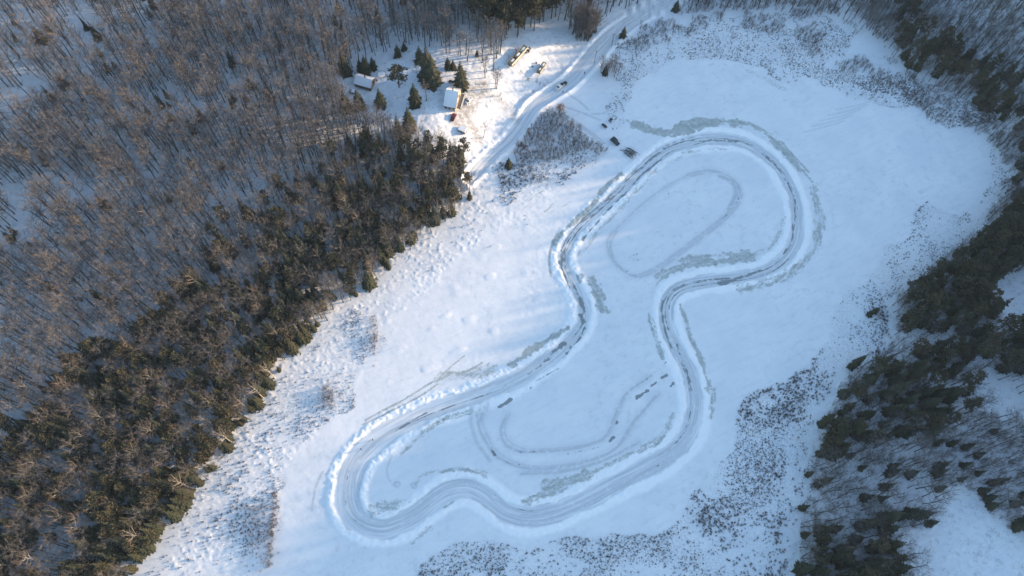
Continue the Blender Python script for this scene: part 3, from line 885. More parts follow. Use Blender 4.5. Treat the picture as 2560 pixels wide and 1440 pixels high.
# --- hillside, left
x, y = jitter_grid(-330, 120, -40, 420, 2.75)
z = terrain(x, y); px, py = project(x, y, z)
inH = inside(px, py, HILL) & ~inside(px, py, YARD) & ~inside(px, py, CREEK) & ~inside(px, py, FIELD) & (road_dist(x, y) > 5.5)
inC = inside(px, py, CONIF) & inH
inP = inside(px, py, PINEP) & inH
nz = vnoise(x, y, 22, 51, 2); nz2 = vnoise(x, y, 12, 52, 2)
u = rng.random(len(x))
dshore = dist_line(x, y, LW)
# conifers thicken towards the shore
pc = np.where(inC, .42 + .20 * sstep(dshore, 34, 6) + .9 * (nz - .5), 0)
spr = inC & (u < pc)
spn = spr & (rng.random(len(x)) < .22); spr &= ~spn
add('pine_tree', x[spn], y[spn], rng.uniform(.7, 1.15, spn.sum()), 'shore')
spn = spr | spn
add('spruce_tree', x[spr], y[spr], rng.uniform(.5, 1.45, spr.sum()) * np.where(dshore[spr] < 8, .88, 1.0), 'shore')
rest = inH & ~spn & ~inP
pb = np.where(inC, .92, (.70 - .16 * sstep(dshore, 150, 180)) - .50 * sstep(nz, .57, .76) - .25 * sstep(nz2, .55, .8))
br = rest & (rng.random(len(x)) < pb)
isb = br & (rng.random(len(x)) < np.where(inC, .22, .05))
add('birch_tree', x[isb], y[isb], rng.uniform(.9, 1.5, isb.sum()), 'shore')
br &= ~isb
add('bare_tree', x[br], y[br], np.where(inC[br], rng.uniform(.6, 1.35, br.sum()), .62 + .95 * rng.beta(2.2, 1.6, br.sum())), 'hill')
hs = rest & ~inC & ~br & (rng.random(len(x)) < .03 + .07 * sstep(nz, .55, .75))
add('spruce_tree', x[hs], y[hs], rng.uniform(.35, 1.0, hs.sum()), 'hill')
pp_ = inP & (rng.random(len(x)) < .42)
add('pine_tree', x[pp_], y[pp_], rng.uniform(1.2, 1.55, pp_.sum()), 'plantation')
# --- far shore, right
x, y = jitter_grid(80, 330, -60, 420, 3.4)
z = terrain(x, y); px, py = project(x, y, z)
inR = inside(px, py, RLAND) & ~inside(px, py, CLEAR) & ~inside(px, py, CLEAR2) & ~inside(px, py, GAP3) & ~inside(px, py, GAP4) & (road_dist(x, y) > 5)
dense = (inside(px, py, R1) | inside(px, py, R3)) & inR
mid = (inside(px, py, R2) | inside(px, py, R4) | inside(px, py, R5) | inside(px, py, R6)) & inR
u = rng.random(len(x))
cd = (dense & (u < .62)) | (mid & (u < .44))
pn = cd & ((rng.random(len(x)) < np.where(inside(px, py, R4) | inside(px, py, R1), .55, .25)))
add('pine_tree', x[pn], y[pn], rng.uniform(.9, 1.3, pn.sum()), 'far')
sp = cd & ~pn
add('spruce_tree', x[sp], y[sp], rng.uniform(.8, 1.35, sp.sum()), 'far')
nz = vnoise(x, y, 20, 61, 2)
bt = inR & ~cd & (rng.random(len(x)) < np.where(mid | dense, .75, .86 - .5 * sstep(nz, .60, .78)))
add('bare_tree', x[bt], y[bt], rng.uniform(.6, 1.1, bt.sum()), 'far')
# forest on the hill beyond the frame, which shades the lake
x, y = jitter_grid(250, 560, -150, 560, 6.0)
s_ = x * SUN_DIR[0] + y * SUN_DIR[1]
k = (s_ > 345) & (s_ < 450)
add('spruce_tree', x[k], y[k], rng.uniform(.7, 1.05, k.sum()), 'ridge')


def at_px(lst, h=0.0):
    a = np.array(lst, float)
    x, y, z = P(a[:, 0], a[:, 1])
    return x, y


# single dark conifers of the far shore
FARC = [(2052, 1062, .75), (2068, 1048, .6), (2118, 1020, .6), (2100, 1035, .55), (2132, 1085, .9), (2148, 1092, .8), (2192, 1088, .75), (2248, 1078, .8), (2262, 1090, .55), (2050, 1136, .8), (2075, 1140, .9), (2092, 1130, .8),
        (2120, 1142, .55), (2046, 1210, .75), (2062, 1204, .6), (2018, 1188, .5), (2150, 1172, .5), (2222, 1185, .7), (2228, 1168, .6), (2270, 1188, .65), (2208, 1220, .7), (2156, 1246, .55), (2172, 1243, .4), (2200, 1248, .5),
        (2342, 1168, .7), (2338, 1185, .7), (2336, 1110, .6), (2372, 1112, .6), (2343, 1224, .55), (2245, 1292, .6), (2268, 1285, .75), (2290, 1288, .7), (2308, 1290, .6), (2320, 1310, .55), (2008, 1338, .55), (2003, 1272, .6),
        (2398, 1200, .45), (2475, 1208, .6), (2495, 1205, .6), (2452, 1230, .55), (2465, 1248, .6), (2472, 1266, .55), (2532, 1262, .7), (2535, 1320, .8), (2552, 1310, .8), (2126, 918, .75), (2140, 908, .7), (2172, 788, .45), (2186, 780, .4), (2440, 1140, .5), (2480, 1080, .4),
        (2410, 1120, .6), (2405, 1165, .55), (2440, 1185, .5), (2550, 1240, .6)]
x, y = at_px([(a, b) for a, b, c in FARC])
add('spruce_tree', x, y, np.array([c for a, b, c in FARC]) * 1.25, 'far single')
# clumps by the road
for poly, n_, lo, hi in ((CLUMP1, 85, .8, 1.3), (CLUMP2, 26, .4, .75)):
    pts = []
    while len(pts) < n_:
        a = (rng.uniform(1400, 1560), rng.uniform(0, 200))
        if inside(np.array([a[0]]), np.array([a[1] + (0)]), poly)[0]: pts.append(a)
    x, y = at_px(pts)
    add('bare_tree', x, y, rng.uniform(lo, hi, len(x)), 'road clump')
# thickets
x, y = jitter_grid(-20, 300, 0, 400, 1.45)
px, py = project(x, y, terrain(x, y))
nz = vnoise(x, y, 9, 71, 2)
n5 = vnoise(x, y, 14, 73, 2)
qx = px + (vnoise(x, y, 8, 74, 2) - .5) * 46; qy = py + (vnoise(x, y, 8, 75, 2) - .5) * 40
k = inside(px, py, RLAND) & ~inside(px, py, CLEAR) & ~inside(px, py, CLEAR2) & ~inside(px, py, GAP3) & ~inside(px, py, GAP4) & (n5 > .40) & (rng.random(len(x)) < .45) & (road_dist(x, y) > 4.6)
add('thicket_shrub', x[k], y[k], rng.uniform(.7, 1.3, k.sum()), 'wood')
k = inside(qx, qy, TRI) & (nz > .27) & (road_dist(x, y) > 4.6)
add('thicket_shrub', x[k], y[k], rng.uniform(.6, 1.05, k.sum()), 'triangle')
k = inside(qx, qy, TRI_LOW) & (nz > .40) & (rng.random(len(x)) < .5) & (road_dist(x, y) > 4.6)
add('thicket_shrub', x[k], y[k], rng.uniform(.3, .75, k.sum()), 'triangle')
k = inside(qx, qy, TOPB) & (nz > .38) & (rng.random(len(x)) < .72) & (road_dist(x, y) > 4.6) & ~inside(px, py, CLEAR2)
add('thicket_shrub', x[k], y[k], rng.uniform(.5, .95, k.sum()), 'top')
x, y = jitter_grid(-20, 70, 200, 330, 2.4)
z = terrain(x, y); px, py = project(x, y, z)
k = (inside(px, py, [(1265, 128), (1290, 165), (1345, 205), (1400, 225), (1330, 262), (1300, 240)]) | inside(px, py, [(1160, 165), (1222, 205), (1262, 250), (1230, 262), (1180, 205)])) & (rng.random(len(x)) < .55) & (road_dist(x, y) > 4.6)
add('thicket_shrub', x[k], y[k], rng.uniform(.5, .9, k.sum()), 'creek')
# marsh tufts
x, y = jitter_grid(-190, 240, 0, 340, .66)
px, py = project(x, y, 0 * x)
fx, fy = px, py
px = px + (vnoise(x, y, 13, 83, 2) - .5) * 70; py = py + (vnoise(x, y, 13, 84, 2) - .5) * 60
n1 = vnoise(x, y, 11, 81, 4); n2 = vnoise(x, y, 30, 82, 2)
dens = np.zeros(len(x))
edge1 = sstep(dist_line(px, py, np.array([(945, 810), (940, 880), (880, 960), (880, 1010), (790, 1080), (700, 1170), (695, 1290), (650, 1420), (640, 1500)], float)), 120, 10)
dens = np.where(inside(px, py, Z1), .07 + .50 * edge1 * sstep(n1, .38, .6) + .20 * sstep(n1, .46, .66), dens)
dens = np.where(inside(px, py, Z1B), .30 * sstep(n1, .52, .72) * sstep(px, 1120, 1320) + .02, dens)
dens = np.where(inside(px, py, Z2), .12 + .62 * sstep(n1, .34, .60) * (.5 + .5 * sstep(n2, .3, .6)), dens)
dens = np.where(inside(px, py, Z3), .05 + .45 * sstep(n1, .44, .62), dens)
dens = np.where(inside(px, py, Z4), .14 + .70 * sstep(n1, .32, .56) * (.5 + .5 * sstep(n2, .25, .6)), dens)
dens = np.where(inside(px, py, TRI), .35, dens); dens = np.where(inside(px, py, TRI_LOW), .5 * sstep(n1, .3, .55), dens)
loop_in = [(1560, 560), (1700, 440), (1850, 420), (1950, 520), (1900, 620), (1700, 640), (1580, 660)]
dens = np.where(inside(px, py, loop_in), .10 * sstep(n1, .70, .8), dens)
dens = np.where(inside(px, py, [(1290, 470), (1420, 440), (1440, 490), (1300, 620), (1180, 680)]), .12 * sstep(n1, .66, .8), dens)
k = (rng.random(len(x)) < dens) & (road_dist(x, y) > 4.5)
d_t = dist_line(x, y, np.stack([tkx, tky], 1)[::3]); k &= d_t > 5
add('marsh_shrub', x[k], y[k], rng.uniform(.25, 1.0, k.sum()) ** 1.4 * (.75 + .5 * sstep(n2[k], .5, .8)), 'marsh')

kk = k & (rng.random(len(x)) < .05 + .10 * sstep(n2, .5, .8))
x, y = x[kk], y[kk]
add('thicket_shrub', x, y, rng.uniform(.18, .55, len(x)), 'marsh edge')
x, y = at_px([(822 + rng.normal(0, 14), 990 + rng.normal(0, 20)) for _ in range(70)] + [(690 + rng.normal(0, 5) - .10 * t, 1230 + t) for t in rng.uniform(0, 190, 120)] + [(640 + rng.normal(0, 22), 1330 + rng.normal(0, 40)) for _ in range(90)] + [(935 + rng.normal(0, 5), 845 + rng.normal(0, 26)) for _ in range(45)])
add('thicket_shrub', x, y, rng.uniform(.3, .7, len(x)), 'marsh edge')

LABELS = {
    ('thicket_shrub', 'marsh edge'): ('waist high leafless bush standing in the marsh at the lake edge', 'waist high bushes at the lake edge'),
    ('bare_tree', 'hill'): ('bare brown deciduous tree on the snowy hillside left of the lake', 'bare trees of the hillside forest'),
    ('bare_tree', 'far'): ('bare grey deciduous tree in the shaded wood on the right shore', 'bare trees of the shaded right shore'),
    ('bare_tree', 'road clump'): ('bare tan tree in the round clump beside the access road', 'bare trees in the clumps by the road'),
    ('birch_tree', 'shore'): ('pale trunked birch with forked bare limbs among the dark spruces', 'birches among the shore spruces'),
    ('spruce_tree', 'shore'): ('dark green spruce in the dense forest along the left lake shore', 'spruces along the left shore'),
    ('spruce_tree', 'hill'): ('small dark spruce standing alone among bare hillside trees', 'small spruces scattered on the hillside'),
    ('spruce_tree', 'far'): ('dark conifer in the dense shaded stand on the right shore', 'conifers in the right shore stands'),
    ('spruce_tree', 'far single'): ('rounded dark conifer alone on the shaded snow right of the lake', 'single conifers on the right shore'),
    ('spruce_tree', 'ridge'): ('spruce on the hill beyond the right shore', 'spruces on the far hill'),
    ('pine_tree', 'plantation'): ('tall straight pine with olive crown in the plantation above the field', 'pines of the plantation'),
    ('pine_tree', 'far'): ('olive crowned pine in the shaded stand on the right shore', 'pines on the right shore'),
    ('thicket_shrub', 'triangle'): ('leafless alder in the dark triangular thicket between road and lake', 'alders of the triangular thicket'),
    ('thicket_shrub', 'top'): ('leafless grey alder in the brush at the head of the lake', 'alders at the head of the lake'),
    ('pine_tree', 'shore'): ('bushy olive pine mixed into the left shore forest', 'pines of the left shore forest'),
    ('thicket_shrub', 'wood'): ('leafless grey undergrowth shrub in the right shore wood', 'undergrowth of the right shore wood'),
    ('thicket_shrub', 'creek'): ('leafless alder beside the shaded creek below the trailers', 'alders beside the creek'),
    ('marsh_shrub', 'marsh'): ('small dark leafless bush poking through snow at the marshy lake edge', 'low bushes in the marshy lake edge'),
}
CATS = dict(bare_tree='tree', birch_tree='birch', spruce_tree='spruce', pine_tree='pine', thicket_shrub='shrub', marsh_shrub='bush')
HEIGHT = dict(bare_tree=13, birch_tree=12.5, spruce_tree=13, pine_tree=15, thicket_shrub=3.4, marsh_shrub=.9)


def scatter(name, kind, items, label):
    """what is left of a kind: one mass grown on points by geometry nodes"""
    protos = bpy.data.collections.new(name + '_forms')
    meshes = [p[2] for p in PROTO[kind]] if kind in PROTO else (SHRUB if kind == 'thicket_shrub' else TUFT)
    for i, me in enumerate(meshes):
        protos.objects.link(bpy.data.objects.new('%s_form_%02d' % (kind, i), me))
    a = np.array([(i[0], i[1], i[2] - .05) for i in items], np.float32); n = len(a)
    me = bpy.data.meshes.new(name)
    me.vertices.add(n); me.vertices.foreach_set('co', a.ravel())
    for nm, arr in (('yaw', rng.uniform(0, 6.283, n)), ('size', np.array([i[3] for i in items])), ('form', rng.integers(0, len(meshes), n))):
        at = me.attributes.new(nm, 'INT' if nm == 'form' else 'FLOAT', 'POINT')
        at.data.foreach_set('value', arr.astype(np.int32 if nm == 'form' else np.float32))
    me.update()
    o = bpy.data.objects.new(name, me); COL.objects.link(o)
    ng = bpy.data.node_groups.new(name, 'GeometryNodeTree')
    ng.interface.new_socket('Geometry', in_out='INPUT', socket_type='NodeSocketGeometry')
    ng.interface.new_socket('Geometry', in_out='OUTPUT', socket_type='NodeSocketGeometry')
    nd = ng.nodes; ln = ng.links
    gi, go = nd.new('NodeGroupInput'), nd.new('NodeGroupOutput')
    ip = nd.new('GeometryNodeInstanceOnPoints'); ci = nd.new('GeometryNodeCollectionInfo')
    ci.inputs['Collection'].default_value = protos; ci.inputs['Separate Children'].default_value = True; ci.inputs['Reset Children'].default_value = True
    def at_(nm, ty):
        q_ = nd.new('GeometryNodeInputNamedAttribute'); q_.data_type = ty; q_.inputs['Name'].default_value = nm
        return q_.outputs['Attribute']
    cx = nd.new('ShaderNodeCombineXYZ'); ln.new(at_('yaw', 'FLOAT'), cx.inputs[2])
    er = nd.new('FunctionNodeEulerToRotation'); ln.new(cx.outputs[0], er.inputs[0])
    ln.new(gi.outputs[0], ip.inputs['Points']); ln.new(ci.outputs[0], ip.inputs['Instance'])
    ip.inputs['Pick Instance'].default_value = True
    ln.new(at_('form', 'INT'), ip.inputs['Instance Index']); ln.new(er.outputs[0], ip.inputs['Rotation']); ln.new(at_('size', 'FLOAT'), ip.inputs['Scale'])
    ln.new(ip.outputs[0], go.inputs[0])
    md = o.modifiers.new('grow', 'NODES'); md.node_group = ng
    o['kind'] = 'stuff'; o['label'] = label; o['category'] = CATS[kind] + 's'
    return o


SHORE_S = np.concatenate([[0], np.cumsum(np.linalg.norm(np.diff(LW, axis=0), axis=1))])
def where_label(kind, zone, x, y, z, sc):
    lb, gr = LABELS[(kind, zone)]
    px, py = [float(v) for v in project(x, y, z)]
    dsh = float(dist_line(np.array(x), np.array(y), LW))
    tall = {'bare_tree': 1.3, 'birch_tree': 1.25, 'spruce_tree': 1.15, 'pine_tree': 1.1}.get(kind, 0.85)
    size = 'tall' if sc > tall else 'smaller'
    band = ('above the yard' if px > 850 and py < 130 else 'near the yard' if px > 760 else 'well left of the yard' if px > 420 else 'near the left edge') if py < 560 else ('by the track waist' if py < 800 else ('by the sunny track end' if py < 1120 else 'lower left'))
    if zone == 'shore':
        row = 'in the shore front row' if dsh < 9 else ('few rows behind the shore' if dsh < 24 else 'deep in the shore forest')
        what = {'spruce_tree': 'dark green spruce', 'pine_tree': 'bushy olive pine', 'birch_tree': 'pale forked birch'}[kind]
        lb = '%s %s %s, %s' % (size, what, row, band)
    elif zone == 'hill' and kind == 'bare_tree':
        row = 'near the shore conifers' if dsh < 70 else 'high on the hillside'
        lb = '%s bare brown tree %s, %s' % (size, row, band)
    elif zone == 'hill': lb = '%s dark spruce alone among bare hillside trees, %s' % (size, band)
    elif zone in ('far', 'far single', 'wood'):
        band = 'lake head' if py < 330 else ('at the inward bend' if py < 800 else ('below the inward bend' if py < 1180 else 'by the clearing'))
        band += ' right edge' if px > 2400 else ' mid wood' if px > 2200 else ' marsh side'
        what = {'spruce_tree': 'dark conifer', 'pine_tree': 'olive pine', 'bare_tree': 'bare grey tree', 'thicket_shrub': 'leafless grey shrub'}[kind]
        lb = '%s %s %s the right shore, %s' % (size, what, 'alone on' if zone == 'far single' else 'in woods on', band)
    elif zone == 'marsh':
        band = 'along the bottom edge' if py > 1180 and px > 900 else ('on the sunny left shore' if px < 1250 else ('on the right shore' if px > 1800 and py > 330 else ('inside the track' if 1180 < px < 1980 and py > 380 else 'at the head of the lake')))
        lb = '%s dark leafless bush in marsh snow %s' % ('larger' if sc > .85 else 'small', band)
    elif zone == 'road clump' and py > 120: return 'small bare tree in the low clump right of the access road', 'bare trees in the low clump'
    elif zone in ('triangle', 'top', 'creek', 'marsh edge', 'road clump', 'plantation'): return lb, gr
    return lb, gr + ': ' + lb.split(',')[-1].strip() if ',' in lb else gr + ': ' + lb.split('snow')[-1].strip()


def plant_one(kind, x, y, z, sc, label, group, variant, yaw, cat=None):
    if kind in PROTO:
        tm, cm, _ = PROTO[kind][variant % len(PROTO[kind])]
        r = thing(kind, label, cat or CATS[kind], (x, y, z - .05), yaw, group)
        r.scale = (sc, sc, sc)
        obj('trunk', tm, r); obj('crown', cm, r)
    else:
        L = SHRUB if kind == 'thicket_shrub' else TUFT
        r = obj(kind, L[variant % len(L)])
        r.location = (x, y, z - .03); r.rotation_euler = (0, 0, yaw); r.scale = (sc, sc, sc)
        tag(r, label, cat or CATS[kind], group)
    return r


MASS = dict(bare_tree=('bare_forest', 'rest of the bare deciduous forest on hillside and shore'), birch_tree=('birch_wood', 'rest of the birches'),
            spruce_tree=('spruce_forest', 'rest of the dark spruce forest around the lake'), pine_tree=('pine_wood', 'rest of the pines'),
            thicket_shrub=('alder_brush', 'rest of the leafless alder brush around the lake'), marsh_shrub=('marsh_brush', 'mass of tiny dark bushes in the snowy marsh edge'))
LIMIT = dict(bare_tree=295, birch_tree=295, spruce_tree=278, pine_tree=295, thicket_shrub=295, marsh_shrub=295)
for kind, items in PLANTS.items():
    a = np.array([i[:4] for i in items])
    h = a[:, 3] * HEIGHT[kind]
    px0, py0 = project(a[:, 0], a[:, 1], a[:, 2]); px1, py1 = project(a[:, 0], a[:, 1], a[:, 2] + h)
    size = h / np.sqrt(a[:, 0] ** 2 + a[:, 1] ** 2 + (CAM_H - a[:, 2]) ** 2) + 0.02 * np.hypot(px1 - px0, py1 - py0) / FPX
    vis = (px1 > 10) & (px1 < 2550) & (py1 > 10) & (py1 < 1430) & (px0 > 10) & (px0 < 2550) & (py0 < 1430) & (py0 > 10)
    zone = np.array([i[4] for i in items])
    size = np.where(vis, size, -1); size = np.where(np.isin(zone, ['far single', 'road clump']) & vis, size + 9, size)
    order = np.argsort(-size)
    take = [i for i in order[:LIMIT[kind]] if size[i] > 0]
    ts = set(take)
    for i in take:
        it = items[i]; lb, gr = where_label(kind, it[4], it[0], it[1], it[2], it[3])
        plant_one(kind, it[0], it[1], it[2], it[3], lb, gr, int(rng.integers(0, 97)), float(rng.uniform(0, 6.28)))
    left = [it for i, it in enumerate(items) if i not in ts]
    print(kind, len(items), 'single', len(take), 'mass', len(left))
    if left: scatter(MASS[kind][0], kind, left, MASS[kind][1])

# ------------------------------------------------------------------ trees of the yard, one by one
def height_for(bx, by, ax, ay):
    x, y, z = P(np.array([float(bx)]), np.array([float(by)]))
    x, y = float(x[0]), float(y[0]); z = float(ground_z(np.array([x]), np.array([y]))[0])
    best = min(np.arange(2, 30, .1), key=lambda h: abs(float(project(x, y, z + h)[1]) - ay))
    return x, y, z, best


YT = [('pine_tree', 998, 218, 999, 168, 'round bushy pine standing alone on the open yard snow'),
      ('spruce_tree', 1039, 262, 1040, 206, 'broad spruce in mid yard left of the house'),
      ('spruce_tree', 953, 262, 953, 220, 'slender dark spruce in the yard just right of the cabin'),
      ('spruce_tree', 1083, 208, 1090, 134, 'tallest olive spruce of the yard above the house'),
      ('spruce_tree', 1072, 196, 1072, 112, 'tall spruce rising behind the tallest yard spruce'),
      ('spruce_tree', 1153, 215, 1150, 150, 'broad pointed spruce right behind the house'),
      ('spruce_tree', 1050, 153, 1051, 113, 'blue shaded spruce left of the tall yard pair'),
      ('spruce_tree', 995, 141, 993, 109, 'small dark spruce at the top edge of the yard'),
      ('spruce_tree', 1011, 125, 1008, 103, 'smallest spruce at the wood edge above the yard'),
      ('spruce_tree', 1120, 171, 1118, 141, 'small narrow spruce between the tall pair and the house spruce'),
      ('spruce_tree', 1133, 172, 1132, 148, 'bushy little spruce touching its narrow neighbour above the house'),
      ('spruce_tree', 1025, 322, 1027, 266, 'sunlit olive spruce at the lower edge of the yard'),
      ('spruce_tree', 863, 180, 853, 124, 'dark spruce in the wood left of the cabin'),
      ('spruce_tree', 916, 180, 914, 136, 'brownish spruce directly behind the cabin'),
      ('spruce_tree', 902, 176, 899, 146, 'left spruce of the clump behind the cabin'),
      ('spruce_tree', 934, 172, 934, 140, 'right spruce of the clump behind the cabin'),
      ('spruce_tree', 867, 274, 861, 224, 'dark spruce below the cabin beside the snowy car'),
      ('spruce_tree', 900, 268, 900, 222, 'spruce standing just below the cabin wall'),
      ('spruce_tree', 1557, 92, 1557, 64, 'black spruce beside the road at its far bend'),
      ('spruce_tree', 1512, 186, 1514, 160, 'dark little spruce at the foot of the roadside clump'),
      ('spruce_tree', 1688, 26, 1690, -4, 'dark spruce where the road leaves the picture'),
      ('spruce_tree', 1271, 418, 1272, 393, 'lone dark spruce at the lower end of the thicket'),
      ('bare_tree', 1045, 194, 1036, 158, 'bare yard tree between the round pine and tall spruces'),
      ('bare_tree', 1066, 253, 1070, 205, 'pale thin bare tree left of the house'),
      ('bare_tree', 1210, 344, 1212, 308, 'small bare tree casting its shadow on the bright field')]
for i, (kind, bx, by, ax, ay, lb) in enumerate(YT):
    x, y, z, h = height_for(bx, by, ax, ay)
    r = plant_one(kind, x, y, z, h / HEIGHT[kind], lb, None, i * 3 + 1, i * 1.3)
    if kind == 'pine_tree': r.scale = (h / 8.6, h / 8.6, h / 15)
    elif kind == 'spruce_tree': w_ = h / (8.6 if h < 14 else 9.4); r.scale = (w_, w_, h / 13)
# a small oak that has kept its brown leaves
x, y, z, h = height_for(1399, 281, 1400, 258)
random.seed(5)
oak = thing('oak_tree', 'small oak still holding orange brown leaves at the thicket corner', 'oak', (x, y, z - .1))
tb = MB(); cb = MB()
tb.tube([(0, 0, 0), (.1, 0, h * .4), (0, .1, h * .8)], [.2, .15, .04], 6)
for k in range(420):
    d = Vector((random.gauss(0, 1), random.gauss(0, 1), random.gauss(0, .8))).normalized() * random.uniform(.4, 1)
    c = Vector((d.x * 2.3, d.y * 2.3, h * .62 + d.z * h * .36))
    cb.poly([c + Vector((random.gauss(0, .2), random.gauss(0, .2), random.gauss(0, .2))) for _ in range(3)])
for k in range(9):
    a = k * .7; tb.tube([(0, 0, h * (.3 + .05 * k)), (math.cos(a) * 1.6, math.sin(a) * 1.6, h * (.45 + .05 * k))], [.07, .02], 3, cap=False)
part('trunk', tb, M_BARK, oak); part('crown', cb, M_LEAF, oak)

# ------------------------------------------------------------------ buildings
M_ROOFSNOW = plain('roof_snow', (.80, .82, .85), .6, 0, .8, (.76, .78, .82))
M_WALL = plain('cream_siding', (.52, .46, .37), .7, 0, 2.0, (.46, .40, .32))
M_LOG = plain('brown_log_wall', (.16, .11, .075), .8, 0, 2.0)
M_TRIM = plain('dark_trim', (.05, .05, .055), .6)
M_GLASS = plain('window_glass', (.03, .04, .05), .12, 0, 1, None, .6)
M_WHITE = plain('white_paint', (.72, .71, .68), .45, 0, 2.0, (.62, .61, .58))
M_WOOD = plain('weathered_wood', (.20, .17, .14), .8, 0, 3.0)


def gz(x, y): return float(ground_z(np.array([x]), np.array([y]))[0])


def gable(name, label, ridge_a, ridge_b, ridge_h, halfw, drop, wall, rec=.35, n_win=3):
    """ridge end pixels, heights in m"""
    a = P(np.array([float(ridge_a[0])]), np.array([float(ridge_a[1])]), ridge_h)
    b = P(np.array([float(ridge_b[0])]), np.array([float(ridge_b[1])]), ridge_h)
    a = np.array([a[0][0], a[1][0]]); b = np.array([b[0][0], b[1][0]])
    c = (a + b) / 2; d = b - a; L = np.linalg.norm(d); az = math.atan2(d[1], d[0])
    z0 = gz(c[0], c[1])
    t = thing(name, label, 'house' if name == 'house' else 'cabin', (c[0], c[1], z0), az)
    eh = ridge_h - drop
    w = MB(); hl = L / 2 - rec; hw = halfw - rec
    zr = ridge_h - .35; ze = eh + .05
    k = len(w.v)
    w.v += [(-hl, -hw, -1), (hl, -hw, -1), (hl, hw, -1), (-hl, hw, -1), (-hl, -hw, ze), (hl, -hw, ze), (hl, hw, ze), (-hl, hw, ze), (-hl, 0, zr), (hl, 0, zr)]
    w.f += [(0, 1, 5, 4), (2, 3, 7, 6), (1, 2, 6, 9, 5), (3, 0, 4, 8, 7)]; w.m += [0] * 4
    part('wall', w, wall, t)
    th = .32
    for sg in (-1, 1):
        r = MB()
        top = [(-L / 2, 0, ridge_h), (L / 2, 0, ridge_h), (L / 2, sg * halfw, eh), (-L / 2, sg * halfw, eh)]
        lo = [(p[0], p[1], p[2] - th) for p in top]
        # sag and lumps of lying snow
        n = 10
        for i in range(n):
            for j in range(6):
                def q_(u, v):
                    x_ = -L / 2 + L * u; y_ = sg * halfw * v
                    return (x_, y_, ridge_h - drop * v + .07 * math.sin(5 * u + 2 * v + sg) + .05 * math.sin(11 * u * v))
                P4 = [q_(i / n, j / 6), q_((i + 1) / n, j / 6), q_((i + 1) / n, (j + 1) / 6), q_(i / n, (j + 1) / 6)]
                r.poly(P4 if sg < 0 else P4[::-1])
        sl = part('roof', r, M_ROOFSNOW, t)
        e = MB()
        e.poly([top[3], top[2], lo[2], lo[3]] if sg < 0 else [top[2], top[3], lo[3], lo[2]])
        e.poly([top[0], top[3], lo[3], lo[0]]); e.poly([top[2], top[1], lo[1], lo[2]]); e.poly([lo[0], lo[1], lo[2], lo[3]])
        part('eave_board', e, M_TRIM, sl)
    def window(x_, y_, z_, nx, ny, ww=1.0, hh=1.1):
        f = MB(); g_ = MB()
        if ny:
            f.box((x_, y_, z_), (ww + .18, .1, hh + .18)); g_.box((x_, y_ + ny * .035, z_), (ww, .1, hh))
        else:
            f.box((x_, y_, z_), (.1, ww + .18, hh + .18)); g_.box((x_ + nx * .035, y_, z_), (.1, ww, hh))
        o = part('window', f, M_WHITE, t); part('pane', g_, M_GLASS, o)
    for i in range(n_win):
        xx = -hl + (i + .5) * 2 * hl / n_win
        window(xx, -hw - .04, max(ze - 1.2, .9), 0, -1); window(xx, hw + .04, max(ze - 1.2, .9), 0, 1)
    window(hl + .04, -hw * .45, max(ze - .9, 1.1), 1, 0); window(hl + .04, 0, ze + (zr - ze) * .35, 1, 0, 1.3, 1.2)
    window(-hl - .04, 0, ze + (zr - ze) * .3, -1, 0)
    d_ = MB(); d_.box((hl + .05, hw * .4, 1.0), (.1, .95, 2.05)); do = part('door', d_, M_TRIM, t)
    kn = MB(); kn.box((hl + .12, hw * .4 + .35, 1.0), (.06, .06, .1)); part('handle', kn, M_WHITE, do)
    ch = MB(); ch.box((L * .05, halfw * .12, ridge_h + .35), (.55, .55, 1.5)); part('chimney', ch, M_WOOD, t)
    return t, L, az


hs_, HL, HAZ = gable('house', 'larger white roofed house beside the trodden driveway', (1114, 222), (1146, 231.5), 7.2, 5.9, 5.0, M_WALL, n_win=3)
# porch deck on the sunny gable end
pd = MB(); pd.box((HL / 2 + 1.2, 0, .55), (2.4, 9.0, .18)); dk = part('deck', pd, M_WOOD, hs_)
pr = MB()
for k in range(6):
    pr.box((HL / 2 + 2.3, -4.4 + k * 1.76, 1.1), (.09, .09, 1.0))
pr.box((HL / 2 + 2.3, 0, 1.6), (.12, 9.0, .08)); part('railing', pr, M_WHITE, dk)
ps = MB(); ps.box((HL / 2 + 2.0, 0, .70), (.5, 8.4, .12)); part('deck_snow', ps, M_ROOFSNOW, dk)
gable('cabin', 'small cabin with snowy gable roof at the wood edge left of the yard', (888, 186.5), (931, 199), 5.2, 3.3, 2.5, M_LOG, n_win=3)

# ------------------------------------------------------------------ vehicles and small things
M_RED = plain('dark_red_paint', (.16, .025, .03), .35, 0, 1, (.13, .02, .025), .5)
M_BLK = plain('black_paint', (.022, .026, .034), .3, 0, 1, (.018, .02, .026), .5)
M_TYRE = plain('rubber', (.02, .02, .02), .9)
M_RIM = plain('wheel_metal', (.35, .35, .36), .4, 0, 2, None, .5, .8)
M_LAMP = plain('lamp_lens', (.6, .6, .58), .15)
M_COAT = plain('dark_coat', (.03, .032, .045), .85)
M_BROWN = plain('brown_coat', (.20, .095, .06), .85)
M_SKIN = plain('skin', (.45, .28, .21), .6)
M_CREAM = plain('faded_cream_metal', (.56, .52, .40), .5, 0, 1.2, (.46, .42, .31))
M_RUST = plain('rusty_load', (.27, .25, .17), .8, 0, 1.5, (.16, .13, .09))


